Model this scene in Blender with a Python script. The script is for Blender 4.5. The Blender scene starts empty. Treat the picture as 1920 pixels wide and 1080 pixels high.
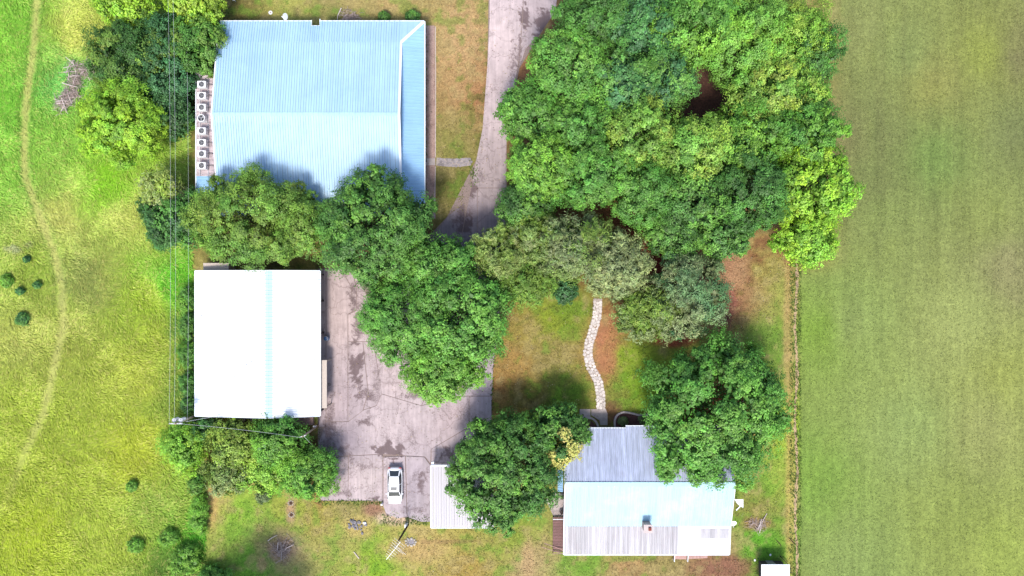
import bpy, bmesh, math, random
import numpy as np
from mathutils import Vector, Matrix

# ------------------------------------------------------------------ camera, sky, sun, exposure
S = bpy.context.scene
COL = S.collection
H = 90.0                 # camera height above the ground
G = 0.067                # metres on the ground per photo pixel (1920 wide)
cam_d = bpy.data.cameras.new('camera'); cam = bpy.data.objects.new('camera', cam_d); COL.objects.link(cam)
cam.location = (0, 0, H); cam.rotation_euler = (0, 0, 0)
cam_d.sensor_width = 36.0; cam_d.lens = 36.0 * (H / G) / 1920.0
cam_d.clip_start = 0.5; cam_d.clip_end = 6000
S.camera = cam
S.render.resolution_x = 1024; S.render.resolution_y = 576

SUN_EL = math.radians(60); SUN_AZ = math.radians(188)   # clockwise from north (+Y)
w = bpy.data.worlds.new('World'); S.world = w; w.use_nodes = True
nt = w.node_tree; nt.nodes.clear()
sky = nt.nodes.new('ShaderNodeTexSky'); sky.sky_type = 'NISHITA'; sky.sun_disc = False
sky.sun_elevation = SUN_EL; sky.sun_rotation = SUN_AZ
sky.air_density = 1.0; sky.dust_density = 2.0; sky.ozone_density = 1.0
bg = nt.nodes.new('ShaderNodeBackground'); bg.inputs[1].default_value = 0.15
out = nt.nodes.new('ShaderNodeOutputWorld')
nt.links.new(sky.outputs[0], bg.inputs[0]); nt.links.new(bg.outputs[0], out.inputs[0])
sd = bpy.data.lights.new('sun', 'SUN'); sun = bpy.data.objects.new('sun', sd); COL.objects.link(sun)
sd.energy = 2.3; sd.angle = math.radians(11); sd.color = (1.0, 0.96, 0.9)
sdir = Vector((math.sin(SUN_AZ) * math.cos(SUN_EL), math.cos(SUN_AZ) * math.cos(SUN_EL), math.sin(SUN_EL)))
sun.rotation_euler = sdir.to_track_quat('Z', 'Y').to_euler()
sun.location = (0, -60, 120)
S.view_settings.view_transform = 'Standard'; S.view_settings.look = 'None'
S.view_settings.gamma = 1; S.view_settings.use_curve_mapping = False
S.view_settings.exposure = 0.86
S.cycles.max_bounces = 6; S.cycles.transparent_max_bounces = 6

# ------------------------------------------------------------------ helpers
K = 1.55                                   # scene light x exposure: picture value / base colour
def s2l(c):
    c = np.asarray(c, float) / 255.0
    return np.where(c <= 0.04045, c / 12.92, ((c + 0.055) / 1.055) ** 2.4)
def rgb(r, g, b, k=None):
    v = s2l((r, g, b)) / (k or K); v = np.clip(v, 0, 0.88); return (float(v[0]), float(v[1]), float(v[2]))
def W(px, py, z=0.0):
    f = G * (H - z) / H
    return ((px - 960) * f, (540 - py) * f, z)
def tag(o, label=None, cat=None, group=None, kind=None):
    if label: o['label'] = label
    if cat: o['category'] = cat
    if group: o['group'] = group
    if kind: o['kind'] = kind
    return o
def empty(name, loc=(0, 0, 0), rz=0.0, label=None, cat=None, group=None, kind=None, parent=None):
    o = bpy.data.objects.new(name, None); COL.objects.link(o)
    o.location = loc; o.rotation_euler = (0, 0, rz); o.empty_display_size = 0.3
    if parent: o.parent = parent
    return tag(o, label, cat, group, kind)
def link_mesh(name, me, mat, parent=None, loc=(0, 0, 0), kind=None):
    if mat and not me.materials: me.materials.append(mat)
    o = bpy.data.objects.new(name, me); COL.objects.link(o); o.location = loc
    if parent: o.parent = parent
    if kind: o['kind'] = kind
    return o

class MB:
    """collects shapes into one mesh"""
    def __init__(s): s.v = []; s.f = []
    def add(s, vs, fs):
        n = len(s.v); s.v += [tuple(p) for p in vs]; s.f += [tuple(i + n for i in f) for f in fs]; return s
    def box(s, x0, x1, y0, y1, z0, z1):
        v = [(x0,y0,z0),(x1,y0,z0),(x1,y1,z0),(x0,y1,z0),(x0,y0,z1),(x1,y0,z1),(x1,y1,z1),(x0,y1,z1)]
        return s.add(v, [(0,3,2,1),(4,5,6,7),(0,1,5,4),(1,2,6,5),(2,3,7,6),(3,0,4,7)])
    def prism(s, pts, z0, z1):
        a = sum(pts[i][0]*pts[(i+1)%len(pts)][1]-pts[(i+1)%len(pts)][0]*pts[i][1] for i in range(len(pts)))
        if a < 0: pts = pts[::-1]
        n = len(pts)
        zz = z0 if isinstance(z0, (list, tuple)) else [z0]*n
        z2 = z1 if isinstance(z1, (list, tuple)) else [z1]*n
        v = [(p[0],p[1],zz[i]) for i,p in enumerate(pts)] + [(p[0],p[1],z2[i]) for i,p in enumerate(pts)]
        return s.add(v, [tuple(range(n-1,-1,-1)), tuple(range(n,2*n))] + [(i,(i+1)%n,n+(i+1)%n,n+i) for i in range(n)])
    def tube(s, pts, r, n=6, r1=None):
        pts = [Vector(p) for p in pts]; rings = []
        m = len(pts); base = len(s.v)
        for i, p in enumerate(pts):
            d = (pts[min(i+1,m-1)] - pts[max(i-1,0)]).normalized()
            a = d.orthogonal().normalized() if i == 0 else (pa - d*pa.dot(d)).normalized()
            pa = a; b = d.cross(a)
            rr = r if r1 is None else r + (r1 - r) * i / max(1, m-1)
            for k in range(n):
                t = 2*math.pi*k/n; s.v.append(tuple(p + a*math.cos(t)*rr + b*math.sin(t)*rr))
        for i in range(m-1):
            for k in range(n):
                q = (k+1) % n
                s.f.append((base+i*n+k, base+i*n+q, base+(i+1)*n+q, base+(i+1)*n+k))
        s.f.append(tuple(base+k for k in range(n-1,-1,-1))); s.f.append(tuple(base+(m-1)*n+k for k in range(n)))
        return s
    def beam(s, p, q, wd, ht):
        """rectangular bar from p to q"""
        p, q = Vector(p), Vector(q); d = (q-p).normalized()
        u = d.cross(Vector((0,0,1)))
        if u.length < 1e-3: u = Vector((1,0,0))
        u.normalize(); v = u.cross(d).normalized(); u *= wd/2; v *= ht/2
        vs = [p-u-v,p+u-v,p+u+v,p-u+v,q-u-v,q+u-v,q+u+v,q-u+v]
        return s.add(vs, [(0,1,2,3),(7,6,5,4),(0,4,5,1),(1,5,6,2),(2,6,7,3),(3,7,4,0)])
    def disc(s, c, r, z0, z1, n=16, r_top=None):
        rt = r if r_top is None else r_top
        v = [(c[0]+r*math.cos(2*math.pi*k/n), c[1]+r*math.sin(2*math.pi*k/n), z0) for k in range(n)]
        v += [(c[0]+rt*math.cos(2*math.pi*k/n), c[1]+rt*math.sin(2*math.pi*k/n), z1) for k in range(n)]
        return s.add(v, [tuple(range(n-1,-1,-1)), tuple(range(n,2*n))] + [(i,(i+1)%n,n+(i+1)%n,n+i) for i in range(n)])
    def ring(s, c, r0, r1, z0, z1, n=18):
        b = len(s.v)
        for k in range(n):
            t = 2*math.pi*k/n; cs, sn = math.cos(t), math.sin(t)
            for r, z in ((r0,z0),(r1,z0),(r1,z1),(r0,z1)): s.v.append((c[0]+r*cs, c[1]+r*sn, z))
        for k in range(n):
            a = b+4*k; q = b+4*((k+1)%n)
            for j in range(4): s.f.append((a+j, q+j, q+(j+1)%4, a+(j+1)%4)[::-1])
        return s
    def mesh(s, name='mesh'):
        me = bpy.data.meshes.new(name); me.from_pydata(s.v, [], s.f); me.validate(); me.update()
        bm = bmesh.new(); bm.from_mesh(me); bmesh.ops.recalc_face_normals(bm, faces=bm.faces); bm.to_mesh(me); bm.free()
        return me
    def build(s, name, mat, parent=None, loc=(0,0,0), kind=None, smooth=False):
        me = s.mesh(name)
        if smooth:
            for p in me.polygons: p.use_smooth = True
        return link_mesh(name, me, mat, parent, loc, kind)

def bevel(o, wdt=0.02, seg=2):
    m = o.modifiers.new('bevel', 'BEVEL'); m.width = wdt; m.segments = seg; m.limit_method = 'ANGLE'; return o

# value noise on numpy arrays
_rng = np.random.default_rng(7); _LAT = _rng.random((256, 256))
def vnoise(x, y, seed=0):
    x = x + seed*37.17; y = y + seed*91.3
    xi = np.floor(x).astype(int); yi = np.floor(y).astype(int); fx = x-xi; fy = y-yi
    fx = fx*fx*(3-2*fx); fy = fy*fy*(3-2*fy)
    g = lambda a, b: _LAT[a % 256, b % 256]
    return (g(xi,yi)*(1-fx)+g(xi+1,yi)*fx)*(1-fy) + (g(xi,yi+1)*(1-fx)+g(xi+1,yi+1)*fx)*fy
def fbm(x, y, seed=0, oc=4):
    t = 0; a = 0.5; s = 0
    for o in range(oc):
        t = t + a*vnoise(x*2**o, y*2**o, seed+o*3); s += a; a *= 0.55
    return t/s
def sig(x): return 1/(1+np.exp(-np.clip(x, -30, 30)))

# ------------------------------------------------------------------ materials
def new_mat(name):
    m = bpy.data.materials.new(name); m.use_nodes = True
    n = m.node_tree.nodes; n.clear()
    o = n.new('ShaderNodeOutputMaterial'); p = n.new('ShaderNodeBsdfPrincipled')
    m.node_tree.links.new(p.outputs[0], o.inputs[0]); return m, n, m.node_tree.links, p, o
def mk(name, col, rough=0.7, metal=0.0, ns=6.0, amt=0.18, bump=0.0, spec=0.4, stretch=(1,1,1), rand=0.0, dirt=None, dirt_s=0.6, dirt_a=0.5):
    """procedural surface: base colour with two octaves of noise, optional dirt patches, optional per-object tint"""
    m, n, L, p, o = new_mat(name)
    p.inputs['Roughness'].default_value = rough; p.inputs['Metallic'].default_value = metal
    p.inputs['Specular IOR Level'].default_value = spec
    g = n.new('ShaderNodeNewGeometry')
    mp = n.new('ShaderNodeMapping'); mp.inputs['Scale'].default_value = stretch
    L.new(g.outputs['Position'], mp.inputs[0])
    nz = n.new('ShaderNodeTexNoise'); nz.inputs['Scale'].default_value = ns; nz.inputs['Detail'].default_value = 6
    nz.inputs['Roughness'].default_value = 0.65
    L.new(mp.outputs[0], nz.inputs[0])
    mr = n.new('ShaderNodeMapRange'); mr.inputs[1].default_value = 0.3; mr.inputs[2].default_value = 0.7
    mr.inputs[3].default_value = 1-amt; mr.inputs[4].default_value = 1+amt
    L.new(nz.outputs[0], mr.inputs[0])
    vm = n.new('ShaderNodeVectorMath'); vm.operation = 'SCALE'; vm.inputs[0].default_value = col
    L.new(mr.outputs[0], vm.inputs['Scale'])
    last = vm.outputs[0]
    if rand:
        oi = n.new('ShaderNodeObjectInfo'); m2 = n.new('ShaderNodeMapRange')
        m2.inputs[3].default_value = 1-rand; m2.inputs[4].default_value = 1+rand
        L.new(oi.outputs['Random'], m2.inputs[0])
        v2 = n.new('ShaderNodeVectorMath'); v2.operation = 'SCALE'; L.new(last, v2.inputs[0]); L.new(m2.outputs[0], v2.inputs['Scale']); last = v2.outputs[0]
    if dirt:
        n2 = n.new('ShaderNodeTexNoise'); n2.inputs['Scale'].default_value = dirt_s; n2.inputs['Detail'].default_value = 8
        n2.inputs['Roughness'].default_value = 0.7
        L.new(g.outputs['Position'], n2.inputs[0])
        m3 = n.new('ShaderNodeMapRange'); m3.inputs[1].default_value = 0.5; m3.inputs[2].default_value = 0.68; m3.inputs[4].default_value = dirt_a
        L.new(n2.outputs[0], m3.inputs[0])
        mx = n.new('ShaderNodeMix'); mx.data_type = 'RGBA'; L.new(m3.outputs[0], mx.inputs[0]); L.new(last, mx.inputs[6]); mx.inputs[7].default_value = (*dirt, 1); last = mx.outputs[2]
    L.new(last, p.inputs['Base Color'])
    if bump:
        b = n.new('ShaderNodeBump'); b.inputs['Strength'].default_value = bump; b.inputs['Distance'].default_value = 0.05
        L.new(nz.outputs[0], b.inputs['Height']); L.new(b.outputs[0], p.inputs['Normal'])
    return m

M = {}
M['roof_blue'] = mk('sky_tinted_roof_metal', (0.355,0.525,0.67), 0.42, 0.0, 0.5, 0.06, rand=0.025, spec=0.5, dirt=(0.27,0.43,0.60), dirt_s=0.12, dirt_a=0.6)  # blue base colour holds the sky reflection of plain metal sheets
M['roof_blue2'] = mk('porch_roof_metal', (0.27,0.46,0.66), 0.42, 0.0, 0.5, 0.06, rand=0.03, dirt=(0.2,0.36,0.55), dirt_s=0.2, dirt_a=0.5)  # same sky reflection painted into a deeper blue
M['trim'] = mk('white_trim', (0.72,0.76,0.80), 0.5, 0, 3, 0.06)
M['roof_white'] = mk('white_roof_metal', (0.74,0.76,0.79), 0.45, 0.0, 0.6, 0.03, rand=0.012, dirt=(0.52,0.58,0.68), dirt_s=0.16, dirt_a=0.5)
M['ridge_blue'] = mk('sky_tinted_ridge_metal', (0.42,0.58,0.66), 0.45, 0.0, 0.6, 0.05, rand=0.03)  # the ridge strip's sky reflection is painted as pale blue
M['roof_lilac'] = mk('galvanised_roof_metal', (0.41,0.45,0.57), 0.5, 0.0, 2.0, 0.20, stretch=(1.7,0.04,1), rand=0.08, dirt=(0.33,0.33,0.43), dirt_s=0.4, dirt_a=0.5)  # bluish base colour holds the sky reflected by the north slope
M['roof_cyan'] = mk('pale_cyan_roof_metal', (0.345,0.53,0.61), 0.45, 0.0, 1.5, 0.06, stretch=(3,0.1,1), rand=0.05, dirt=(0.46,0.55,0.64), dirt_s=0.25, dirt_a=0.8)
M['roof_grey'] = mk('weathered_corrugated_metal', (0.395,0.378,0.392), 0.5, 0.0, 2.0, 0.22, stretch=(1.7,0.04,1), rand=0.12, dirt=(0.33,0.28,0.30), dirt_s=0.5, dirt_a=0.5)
M['roof_carport'] = mk('carport_roof_metal', (0.48,0.455,0.475), 0.5, 0, 2.0, 0.06, stretch=(3,0.1,1), rand=0.03)
M['wall_beige'] = mk('beige_wall', (0.42,0.37,0.31), 0.8, 0, 4, 0.12)
M['wall_shade'] = mk('shade_dark_wall', (0.055,0.045,0.045), 0.85, 0, 4, 0.3)  # near-black base colour stands in for shade on these walls
M['wall_white'] = mk('white_wall', (0.6,0.6,0.58), 0.7, 0, 4, 0.1)
M['door'] = mk('grey_door', (0.25,0.24,0.24), 0.6, 0, 5, 0.1)
M['glass'] = mk('window_glass', (0.03,0.04,0.05), 0.08, 0, 5, 0.1, spec=0.6)
M['conc'] = mk('pale_concrete', rgb(205,190,185), 0.85, 0, 3, 0.12, bump=0.15, dirt=rgb(150,135,130), dirt_s=0.8)
M['conc_white'] = mk('white_concrete_edging', rgb(225,208,203), 0.8, 0, 6, 0.12, bump=0.2)
M['stone'] = mk('pale_flagstone', rgb(238,226,218), 0.85, 0, 7, 0.22, bump=0.3, rand=0.16)
M['stone_grey'] = mk('grey_flagstone', rgb(165,155,155), 0.85, 0, 7, 0.22, bump=0.3, rand=0.2)
M['grout'] = mk('path_joint_soil', rgb(195,180,170), 0.95, 0, 8, 0.3)
M['rock'] = mk('pale_rock', rgb(205,195,180), 0.9, 0, 6, 0.25, bump=0.4, rand=0.2)
M['mulch'] = mk('bark_mulch', rgb(120,80,75), 0.95, 0, 12, 0.6, bump=0.8, dirt=rgb(70,50,45), dirt_s=1.5)
M['gravelly'] = mk('pinkish_bed_gravel', rgb(190,160,148), 0.95, 0, 9, 0.45, bump=0.6, dirt=rgb(135,105,98), dirt_s=0.8, dirt_a=0.8)
M['soil'] = mk('trench_soil', rgb(205,175,135), 0.95, 0, 7, 0.35, bump=0.5, dirt=rgb(140,118,105), dirt_s=1.0, dirt_a=0.7)
M['deck'] = mk('brown_deck_board', rgb(150,112,108), 0.8, 0, 4, 0.2, rand=0.12)
M['deck_frame'] = mk('dark_deck_frame', rgb(60,45,45), 0.8, 0, 4, 0.2)
M['pinkwood'] = mk('pink_timber', rgb(205,165,155), 0.8, 0, 5, 0.2, rand=0.1)
M['bark'] = mk('bark', (0.10,0.08,0.06), 0.95, 0, 9, 0.3, bump=0.5)
M['deadwood'] = mk('bleached_deadwood', rgb(225,208,200), 0.9, 0, 8, 0.3, rand=0.2)
M['twigs'] = mk('grey_twigs', rgb(195,175,165), 0.95, 0, 5, 0.45)
M['pole'] = mk('weathered_pole_timber', rgb(175,155,135), 0.9, 0, 6, 0.2)
M['pole_dark'] = mk('dark_pole_timber', rgb(85,60,50), 0.9, 0, 6, 0.2)
M['galv'] = mk('galvanised_steel', (0.5,0.5,0.52), 0.4, 0.3, 6, 0.1)
M['wire'] = mk('aluminium_wire', (0.55,0.56,0.58), 0.45, 0.1, 6, 0.05)
M['ac'] = mk('white_cabinet_paint', (0.72,0.72,0.72), 0.45, 0, 6, 0.06, rand=0.06)
M['ac_dark'] = mk('dark_coil', (0.06,0.06,0.065), 0.6, 0, 8, 0.2)
M['grey_metal'] = mk('grey_fan_metal', (0.25,0.25,0.26), 0.5, 0.2, 8, 0.1)
M['car_paint'] = mk('white_car_paint', (0.80,0.80,0.81), 0.22, 0, 2, 0.01, spec=0.6)
M['car_glass'] = mk('car_glass', (0.03,0.035,0.04), 0.05, 0, 2, 0.05, spec=0.8)
M['rubber'] = mk('tyre_rubber', (0.02,0.02,0.02), 0.8, 0, 9, 0.1)
M['lamp'] = mk('clear_headlamp', (0.55,0.57,0.6), 0.1, 0.2, 5, 0.05)
M['red'] = mk('red_lens', (0.35,0.02,0.02), 0.2, 0, 5, 0.1)
M['plastic_white'] = mk('white_plastic', (0.8,0.8,0.8), 0.4, 0, 5, 0.03)
M['blue_plastic'] = mk('blue_plastic', (0.05,0.12,0.25), 0.4, 0, 5, 0.05)
M['brick'] = mk('pale_brick', rgb(215,190,180), 0.9, 0, 8, 0.2, bump=0.3)
M['flue'] = mk('terracotta_flue', rgb(150,75,62), 0.85, 0, 8, 0.15)
M['ash'] = mk('grey_rubble', rgb(150,145,150), 0.95, 0, 8, 0.35, bump=0.5, rand=0.2)
M['dark'] = mk('dark_cavity', (0.02,0.018,0.018), 0.9, 0, 8, 0.2)

def attr_mat(name, rough=0.9, fine=((9,0.28),(2.2,0.18)), bump=0.4, stretch=(1,1,1), transl=0.0, spec=0.25):
    """base colour from the mesh's own colour attribute times noise"""
    m, n, L, p, o = new_mat(name)
    p.inputs['Roughness'].default_value = rough; p.inputs['Specular IOR Level'].default_value = spec
    a = n.new('ShaderNodeAttribute'); a.attribute_name = 'Col'
    last = a.outputs['Color']
    if fine:
        g = n.new('ShaderNodeNewGeometry'); mp = n.new('ShaderNodeMapping'); mp.inputs['Scale'].default_value = stretch
        L.new(g.outputs['Position'], mp.inputs[0])
        for i, (sc, amt) in enumerate(fine):
            nz = n.new('ShaderNodeTexNoise'); nz.inputs['Scale'].default_value = sc; nz.inputs['Detail'].default_value = 5; nz.inputs['Roughness'].default_value = 0.7
            L.new(mp.outputs[0], nz.inputs[0])
            mr = n.new('ShaderNodeMapRange'); mr.inputs[1].default_value = 0.3; mr.inputs[2].default_value = 0.7
            mr.inputs[3].default_value = 1-amt; mr.inputs[4].default_value = 1+amt
            L.new(nz.outputs[0], mr.inputs[0])
            vm = n.new('ShaderNodeVectorMath'); vm.operation = 'SCALE'; L.new(last, vm.inputs[0]); L.new(mr.outputs[0], vm.inputs['Scale']); last = vm.outputs[0]
            if i == 0 and bump:
                b = n.new('ShaderNodeBump'); b.inputs['Strength'].default_value = bump; b.inputs['Distance'].default_value = 0.06
                L.new(nz.outputs[0], b.inputs['Height']); L.new(b.outputs[0], p.inputs['Normal'])
    L.new(last, p.inputs['Base Color'])
    if transl:
        t = n.new('ShaderNodeBsdfTranslucent'); L.new(last, t.inputs[0])
        mx = n.new('ShaderNodeMixShader'); mx.inputs[0].default_value = transl
        L.new(p.outputs[0], mx.inputs[1]); L.new(t.outputs[0], mx.inputs[2]); L.new(mx.outputs[0], o.inputs[0])
    return m
M['ground'] = attr_mat('ground_cover', fine=((11,0.42),(3.6,0.30),(1.3,0.20),(0.4,0.08)), bump=0.6)
M['leaf'] = attr_mat('foliage', rough=0.5, fine=None, bump=0, transl=0.25, spec=0.35)
M['grass'] = attr_mat('long_grass', rough=0.6, fine=None, bump=0, transl=0.2)

def slab_mat():
    m, n, L, p, o = new_mat('worn_paving')
    p.inputs['Roughness'].default_value = 0.85
    a = n.new('ShaderNodeAttribute'); a.attribute_name = 'Col'
    g = n.new('ShaderNodeNewGeometry')
    oi = n.new('ShaderNodeObjectInfo'); mo = n.new('ShaderNodeMapRange'); mo.inputs[3].default_value = 0.94; mo.inputs[4].default_value = 1.06
    L.new(oi.outputs['Random'], mo.inputs[0])
    v0 = n.new('ShaderNodeVectorMath'); v0.operation = 'SCALE'; L.new(a.outputs['Color'], v0.inputs[0]); L.new(mo.outputs[0], v0.inputs['Scale'])
    nz = n.new('ShaderNodeTexNoise'); nz.inputs['Scale'].default_value = 1.3; nz.inputs['Detail'].default_value = 9; nz.inputs['Roughness'].default_value = 0.68
    L.new(g.outputs['Position'], nz.inputs[0])
    mr = n.new('ShaderNodeMapRange'); mr.inputs[1].default_value = 0.3; mr.inputs[2].default_value = 0.7; mr.inputs[3].default_value = 0.84; mr.inputs[4].default_value = 1.14
    L.new(nz.outputs[0], mr.inputs[0])
    vm = n.new('ShaderNodeVectorMath'); vm.operation = 'SCALE'; L.new(v0.outputs[0], vm.inputs[0]); L.new(mr.outputs[0], vm.inputs['Scale'])
    # exposed dark aggregate where the wear attribute (alpha) is high
    n2 = n.new('ShaderNodeTexNoise'); n2.inputs['Scale'].default_value = 6.5; n2.inputs['Detail'].default_value = 6; n2.inputs['Roughness'].default_value = 0.8
    L.new(g.outputs['Position'], n2.inputs[0])
    ad = n.new('ShaderNodeMath'); ad.operation = 'ADD'; L.new(a.outputs['Alpha'], ad.inputs[0]); L.new(n2.outputs[0], ad.inputs[1])
    r2 = n.new('ShaderNodeMapRange'); r2.inputs[1].default_value = 0.76; r2.inputs[2].default_value = 1.02; r2.inputs[4].default_value = 0.85
    L.new(ad.outputs[0], r2.inputs[0])
    mx = n.new('ShaderNodeMix'); mx.data_type = 'RGBA'; L.new(r2.outputs[0], mx.inputs[0]); L.new(vm.outputs[0], mx.inputs[6]); mx.inputs[7].default_value = (*rgb(112,90,90), 1)
    # long streaks along the direction of travel and small dark specks
    ms = n.new('ShaderNodeMapping'); ms.inputs['Scale'].default_value = (3.0, .22, 1); L.new(g.outputs['Position'], ms.inputs[0])
    n4 = n.new('ShaderNodeTexNoise'); n4.inputs['Scale'].default_value = 1.0; n4.inputs['Detail'].default_value = 8; n4.inputs['Roughness'].default_value = .7; L.new(ms.outputs[0], n4.inputs[0])
    r4 = n.new('ShaderNodeMapRange'); r4.inputs[1].default_value = .35; r4.inputs[2].default_value = .65; r4.inputs[3].default_value = .86; r4.inputs[4].default_value = 1.10; L.new(n4.outputs[0], r4.inputs[0])
    v4 = n.new('ShaderNodeVectorMath'); v4.operation = 'SCALE'; L.new(mx.outputs[2], v4.inputs[0]); L.new(r4.outputs[0], v4.inputs['Scale'])
    n5 = n.new('ShaderNodeTexNoise'); n5.inputs['Scale'].default_value = 2.6; n5.inputs['Detail'].default_value = 10; n5.inputs['Roughness'].default_value = .9; L.new(g.outputs['Position'], n5.inputs[0])
    r5 = n.new('ShaderNodeMapRange'); r5.inputs[1].default_value = .57; r5.inputs[2].default_value = .66; r5.inputs[4].default_value = .45; L.new(n5.outputs[0], r5.inputs[0])
    m5 = n.new('ShaderNodeMix'); m5.data_type = 'RGBA'; L.new(r5.outputs[0], m5.inputs[0]); L.new(v4.outputs[0], m5.inputs[6]); m5.inputs[7].default_value = (*rgb(128,104,98), 1)
    mx = m5
    # map cracking
    vo = n.new('ShaderNodeTexVoronoi'); vo.feature = 'DISTANCE_TO_EDGE'; vo.inputs['Scale'].default_value = 0.26
    wn = n.new('ShaderNodeTexNoise'); wn.inputs['Scale'].default_value = 0.8; wn.inputs['Detail'].default_value = 5
    L.new(g.outputs['Position'], wn.inputs[0])
    wa = n.new('ShaderNodeVectorMath'); wa.operation = 'MULTIPLY_ADD'; L.new(wn.outputs['Color'], wa.inputs[0]); wa.inputs[1].default_value = (3,3,0); L.new(g.outputs['Position'], wa.inputs[2])
    L.new(wa.outputs[0], vo.inputs[0])
    r3 = n.new('ShaderNodeMapRange'); r3.inputs[1].default_value = 0.0; r3.inputs[2].default_value = 0.022; r3.inputs[3].default_value = 0.40; r3.inputs[4].default_value = 0.0
    L.new(vo.outputs[0], r3.inputs[0])
    m3 = n.new('ShaderNodeMix'); m3.data_type = 'RGBA'; L.new(r3.outputs[0], m3.inputs[0]); L.new(mx.outputs[2], m3.inputs[6]); m3.inputs[7].default_value = (*rgb(105,85,82), 1)
    L.new(m3.outputs[2], p.inputs['Base Color'])
    b = n.new('ShaderNodeBump'); b.inputs['Strength'].default_value = 0.25; b.inputs['Distance'].default_value = 0.02; L.new(n2.outputs[0], b.inputs['Height']); L.new(b.outputs[0], p.inputs['Normal'])
    return m
M['slab'] = slab_mat()

# ------------------------------------------------------------------ ground colours (what grows or lies where)
SEED_FIELD = [(20,60,145,203,58),(20,200,135,198,55),(20,330,145,198,60),(150,60,190,200,75),(130,250,150,200,62),(120,160,118,190,72),(200,330,150,205,42),
 (100,400,198,205,90),(250,400,192,205,82),(60,500,160,185,60),(180,520,165,178,72),(280,560,165,190,50),(120,650,165,178,62),(250,700,182,195,62),
 (60,760,170,190,55),(250,850,182,195,52),(100,900,172,190,55),(60,1000,182,200,50),(200,1000,176,195,60),(300,950,158,185,62),(350,620,110,158,50),
 (350,720,108,150,50),(368,1000,100,180,40),(345,1060,95,130,42),(330,520,112,190,40),(30,640,185,195,80),(300,640,172,190,55)]
SEED_LAWN = [(440,20,130,115,60),(540,15,180,170,90),(650,15,195,165,110),(640,32,130,135,65),(740,15,205,165,115),(740,32,150,145,70),(860,80,208,165,118),(860,160,200,158,110),(890,180,190,130,90),(860,230,172,150,92),(850,270,150,142,75),(850,340,128,120,62),
 (980,150,175,125,85),(405,930,208,180,105),(450,960,150,185,60),(540,950,172,175,72),(540,1020,190,165,115),(640,1000,182,170,92),(480,1060,110,165,45),(500,1010,140,145,75),
 (700,1060,150,180,50),(800,1030,195,168,100),(900,1030,170,160,82),(880,1060,185,150,80),(960,1000,150,160,62),(1000,1060,190,160,112),(1100,1060,130,160,60),(1180,1055,180,140,95),(1250,1060,160,140,85),
 (1340,1060,160,110,85),(1420,1010,105,168,40),(1440,900,125,160,55),(1420,960,150,140,70),(1440,640,125,152,60),(1420,500,172,162,82),(1385,520,200,150,112),(1360,570,168,105,85),(1470,560,165,165,80),
 (1462,800,170,190,60),(1462,900,170,175,75),(960,600,175,150,80),(1040,590,150,160,50),(960,680,182,140,82),(1030,660,162,140,82),(1070,570,115,150,42),(1138,620,190,128,92),
 (1130,690,178,128,82),(1180,660,140,168,40),(1200,720,130,165,40),(1060,740,115,145,45),(980,740,135,118,58),(935,720,168,120,72),(1160,740,140,140,62),(650,950,160,145,85),(600,960,180,160,80)]
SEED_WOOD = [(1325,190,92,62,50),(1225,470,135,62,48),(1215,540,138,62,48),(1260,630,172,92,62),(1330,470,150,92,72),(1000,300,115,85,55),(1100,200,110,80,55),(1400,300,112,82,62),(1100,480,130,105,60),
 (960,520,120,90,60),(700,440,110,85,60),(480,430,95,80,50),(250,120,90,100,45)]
SEED_RIGHT = [(1600,50,145,150,92),(1700,100,138,148,88),(1580,250,135,135,88),(1650,250,128,136,82),(1750,150,150,148,85),(1850,100,152,158,78),(1912,100,130,125,84),(1912,250,125,132,82),(1650,400,132,148,82),(1750,300,125,148,78),
 (1850,400,138,150,82),(1600,600,138,162,88),(1530,620,125,162,62),(1800,600,155,172,98),(1700,800,142,168,92),(1520,900,125,165,68),(1850,800,148,162,92),(1890,700,148,164,82),(1890,1030,148,168,80),
 (1800,1000,140,162,78),(1600,1050,135,162,85),(1900,500,142,145,95),(1640,340,125,135,80)]
def idw(seeds, X, Y, p=3.0):
    num = np.zeros(X.shape+(3,)); den = np.zeros(X.shape)
    for (sx, sy, r, g, b) in seeds:
        d = ((X-sx)**2 + (Y-sy)**2 + 300.0)**(-p/2)
        num += d[...,None]*s2l((r,g,b)); den += d
    return num/den[...,None]/K
def warp(X, Y, a=30, sc=60, seed=1):
    return X + a*(fbm(X/sc, Y/sc, seed)-0.5)*2, Y + a*(fbm(X/sc, Y/sc, seed+9)-0.5)*2
def line_d(X, Y, pts):
    best = np.full(X.shape, 1e9)
    for (ax, ay), (bx, by) in zip(pts[:-1], pts[1:]):
        dx, dy = bx-ax, by-ay; t = np.clip(((X-ax)*dx+(Y-ay)*dy)/(dx*dx+dy*dy), 0, 1)
        best = np.minimum(best, np.hypot(X-ax-t*dx, Y-ay-t*dy))
    return best
TRACK = [(72,-60),(66,60),(52,170),(45,250),(47,330),(72,400),(100,470),(118,540),(116,620),(98,700),(82,770),(45,850),(15,930),(-40,1010)]
def blob(X, Y, cx, cy, rx, ry, n=None, soft=0.25):
    d = np.hypot((X-cx)/rx, (Y-cy)/ry)
    if n is not None: d = d + (n-0.5)*0.9
    return sig((1-d)/soft*2)
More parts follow.
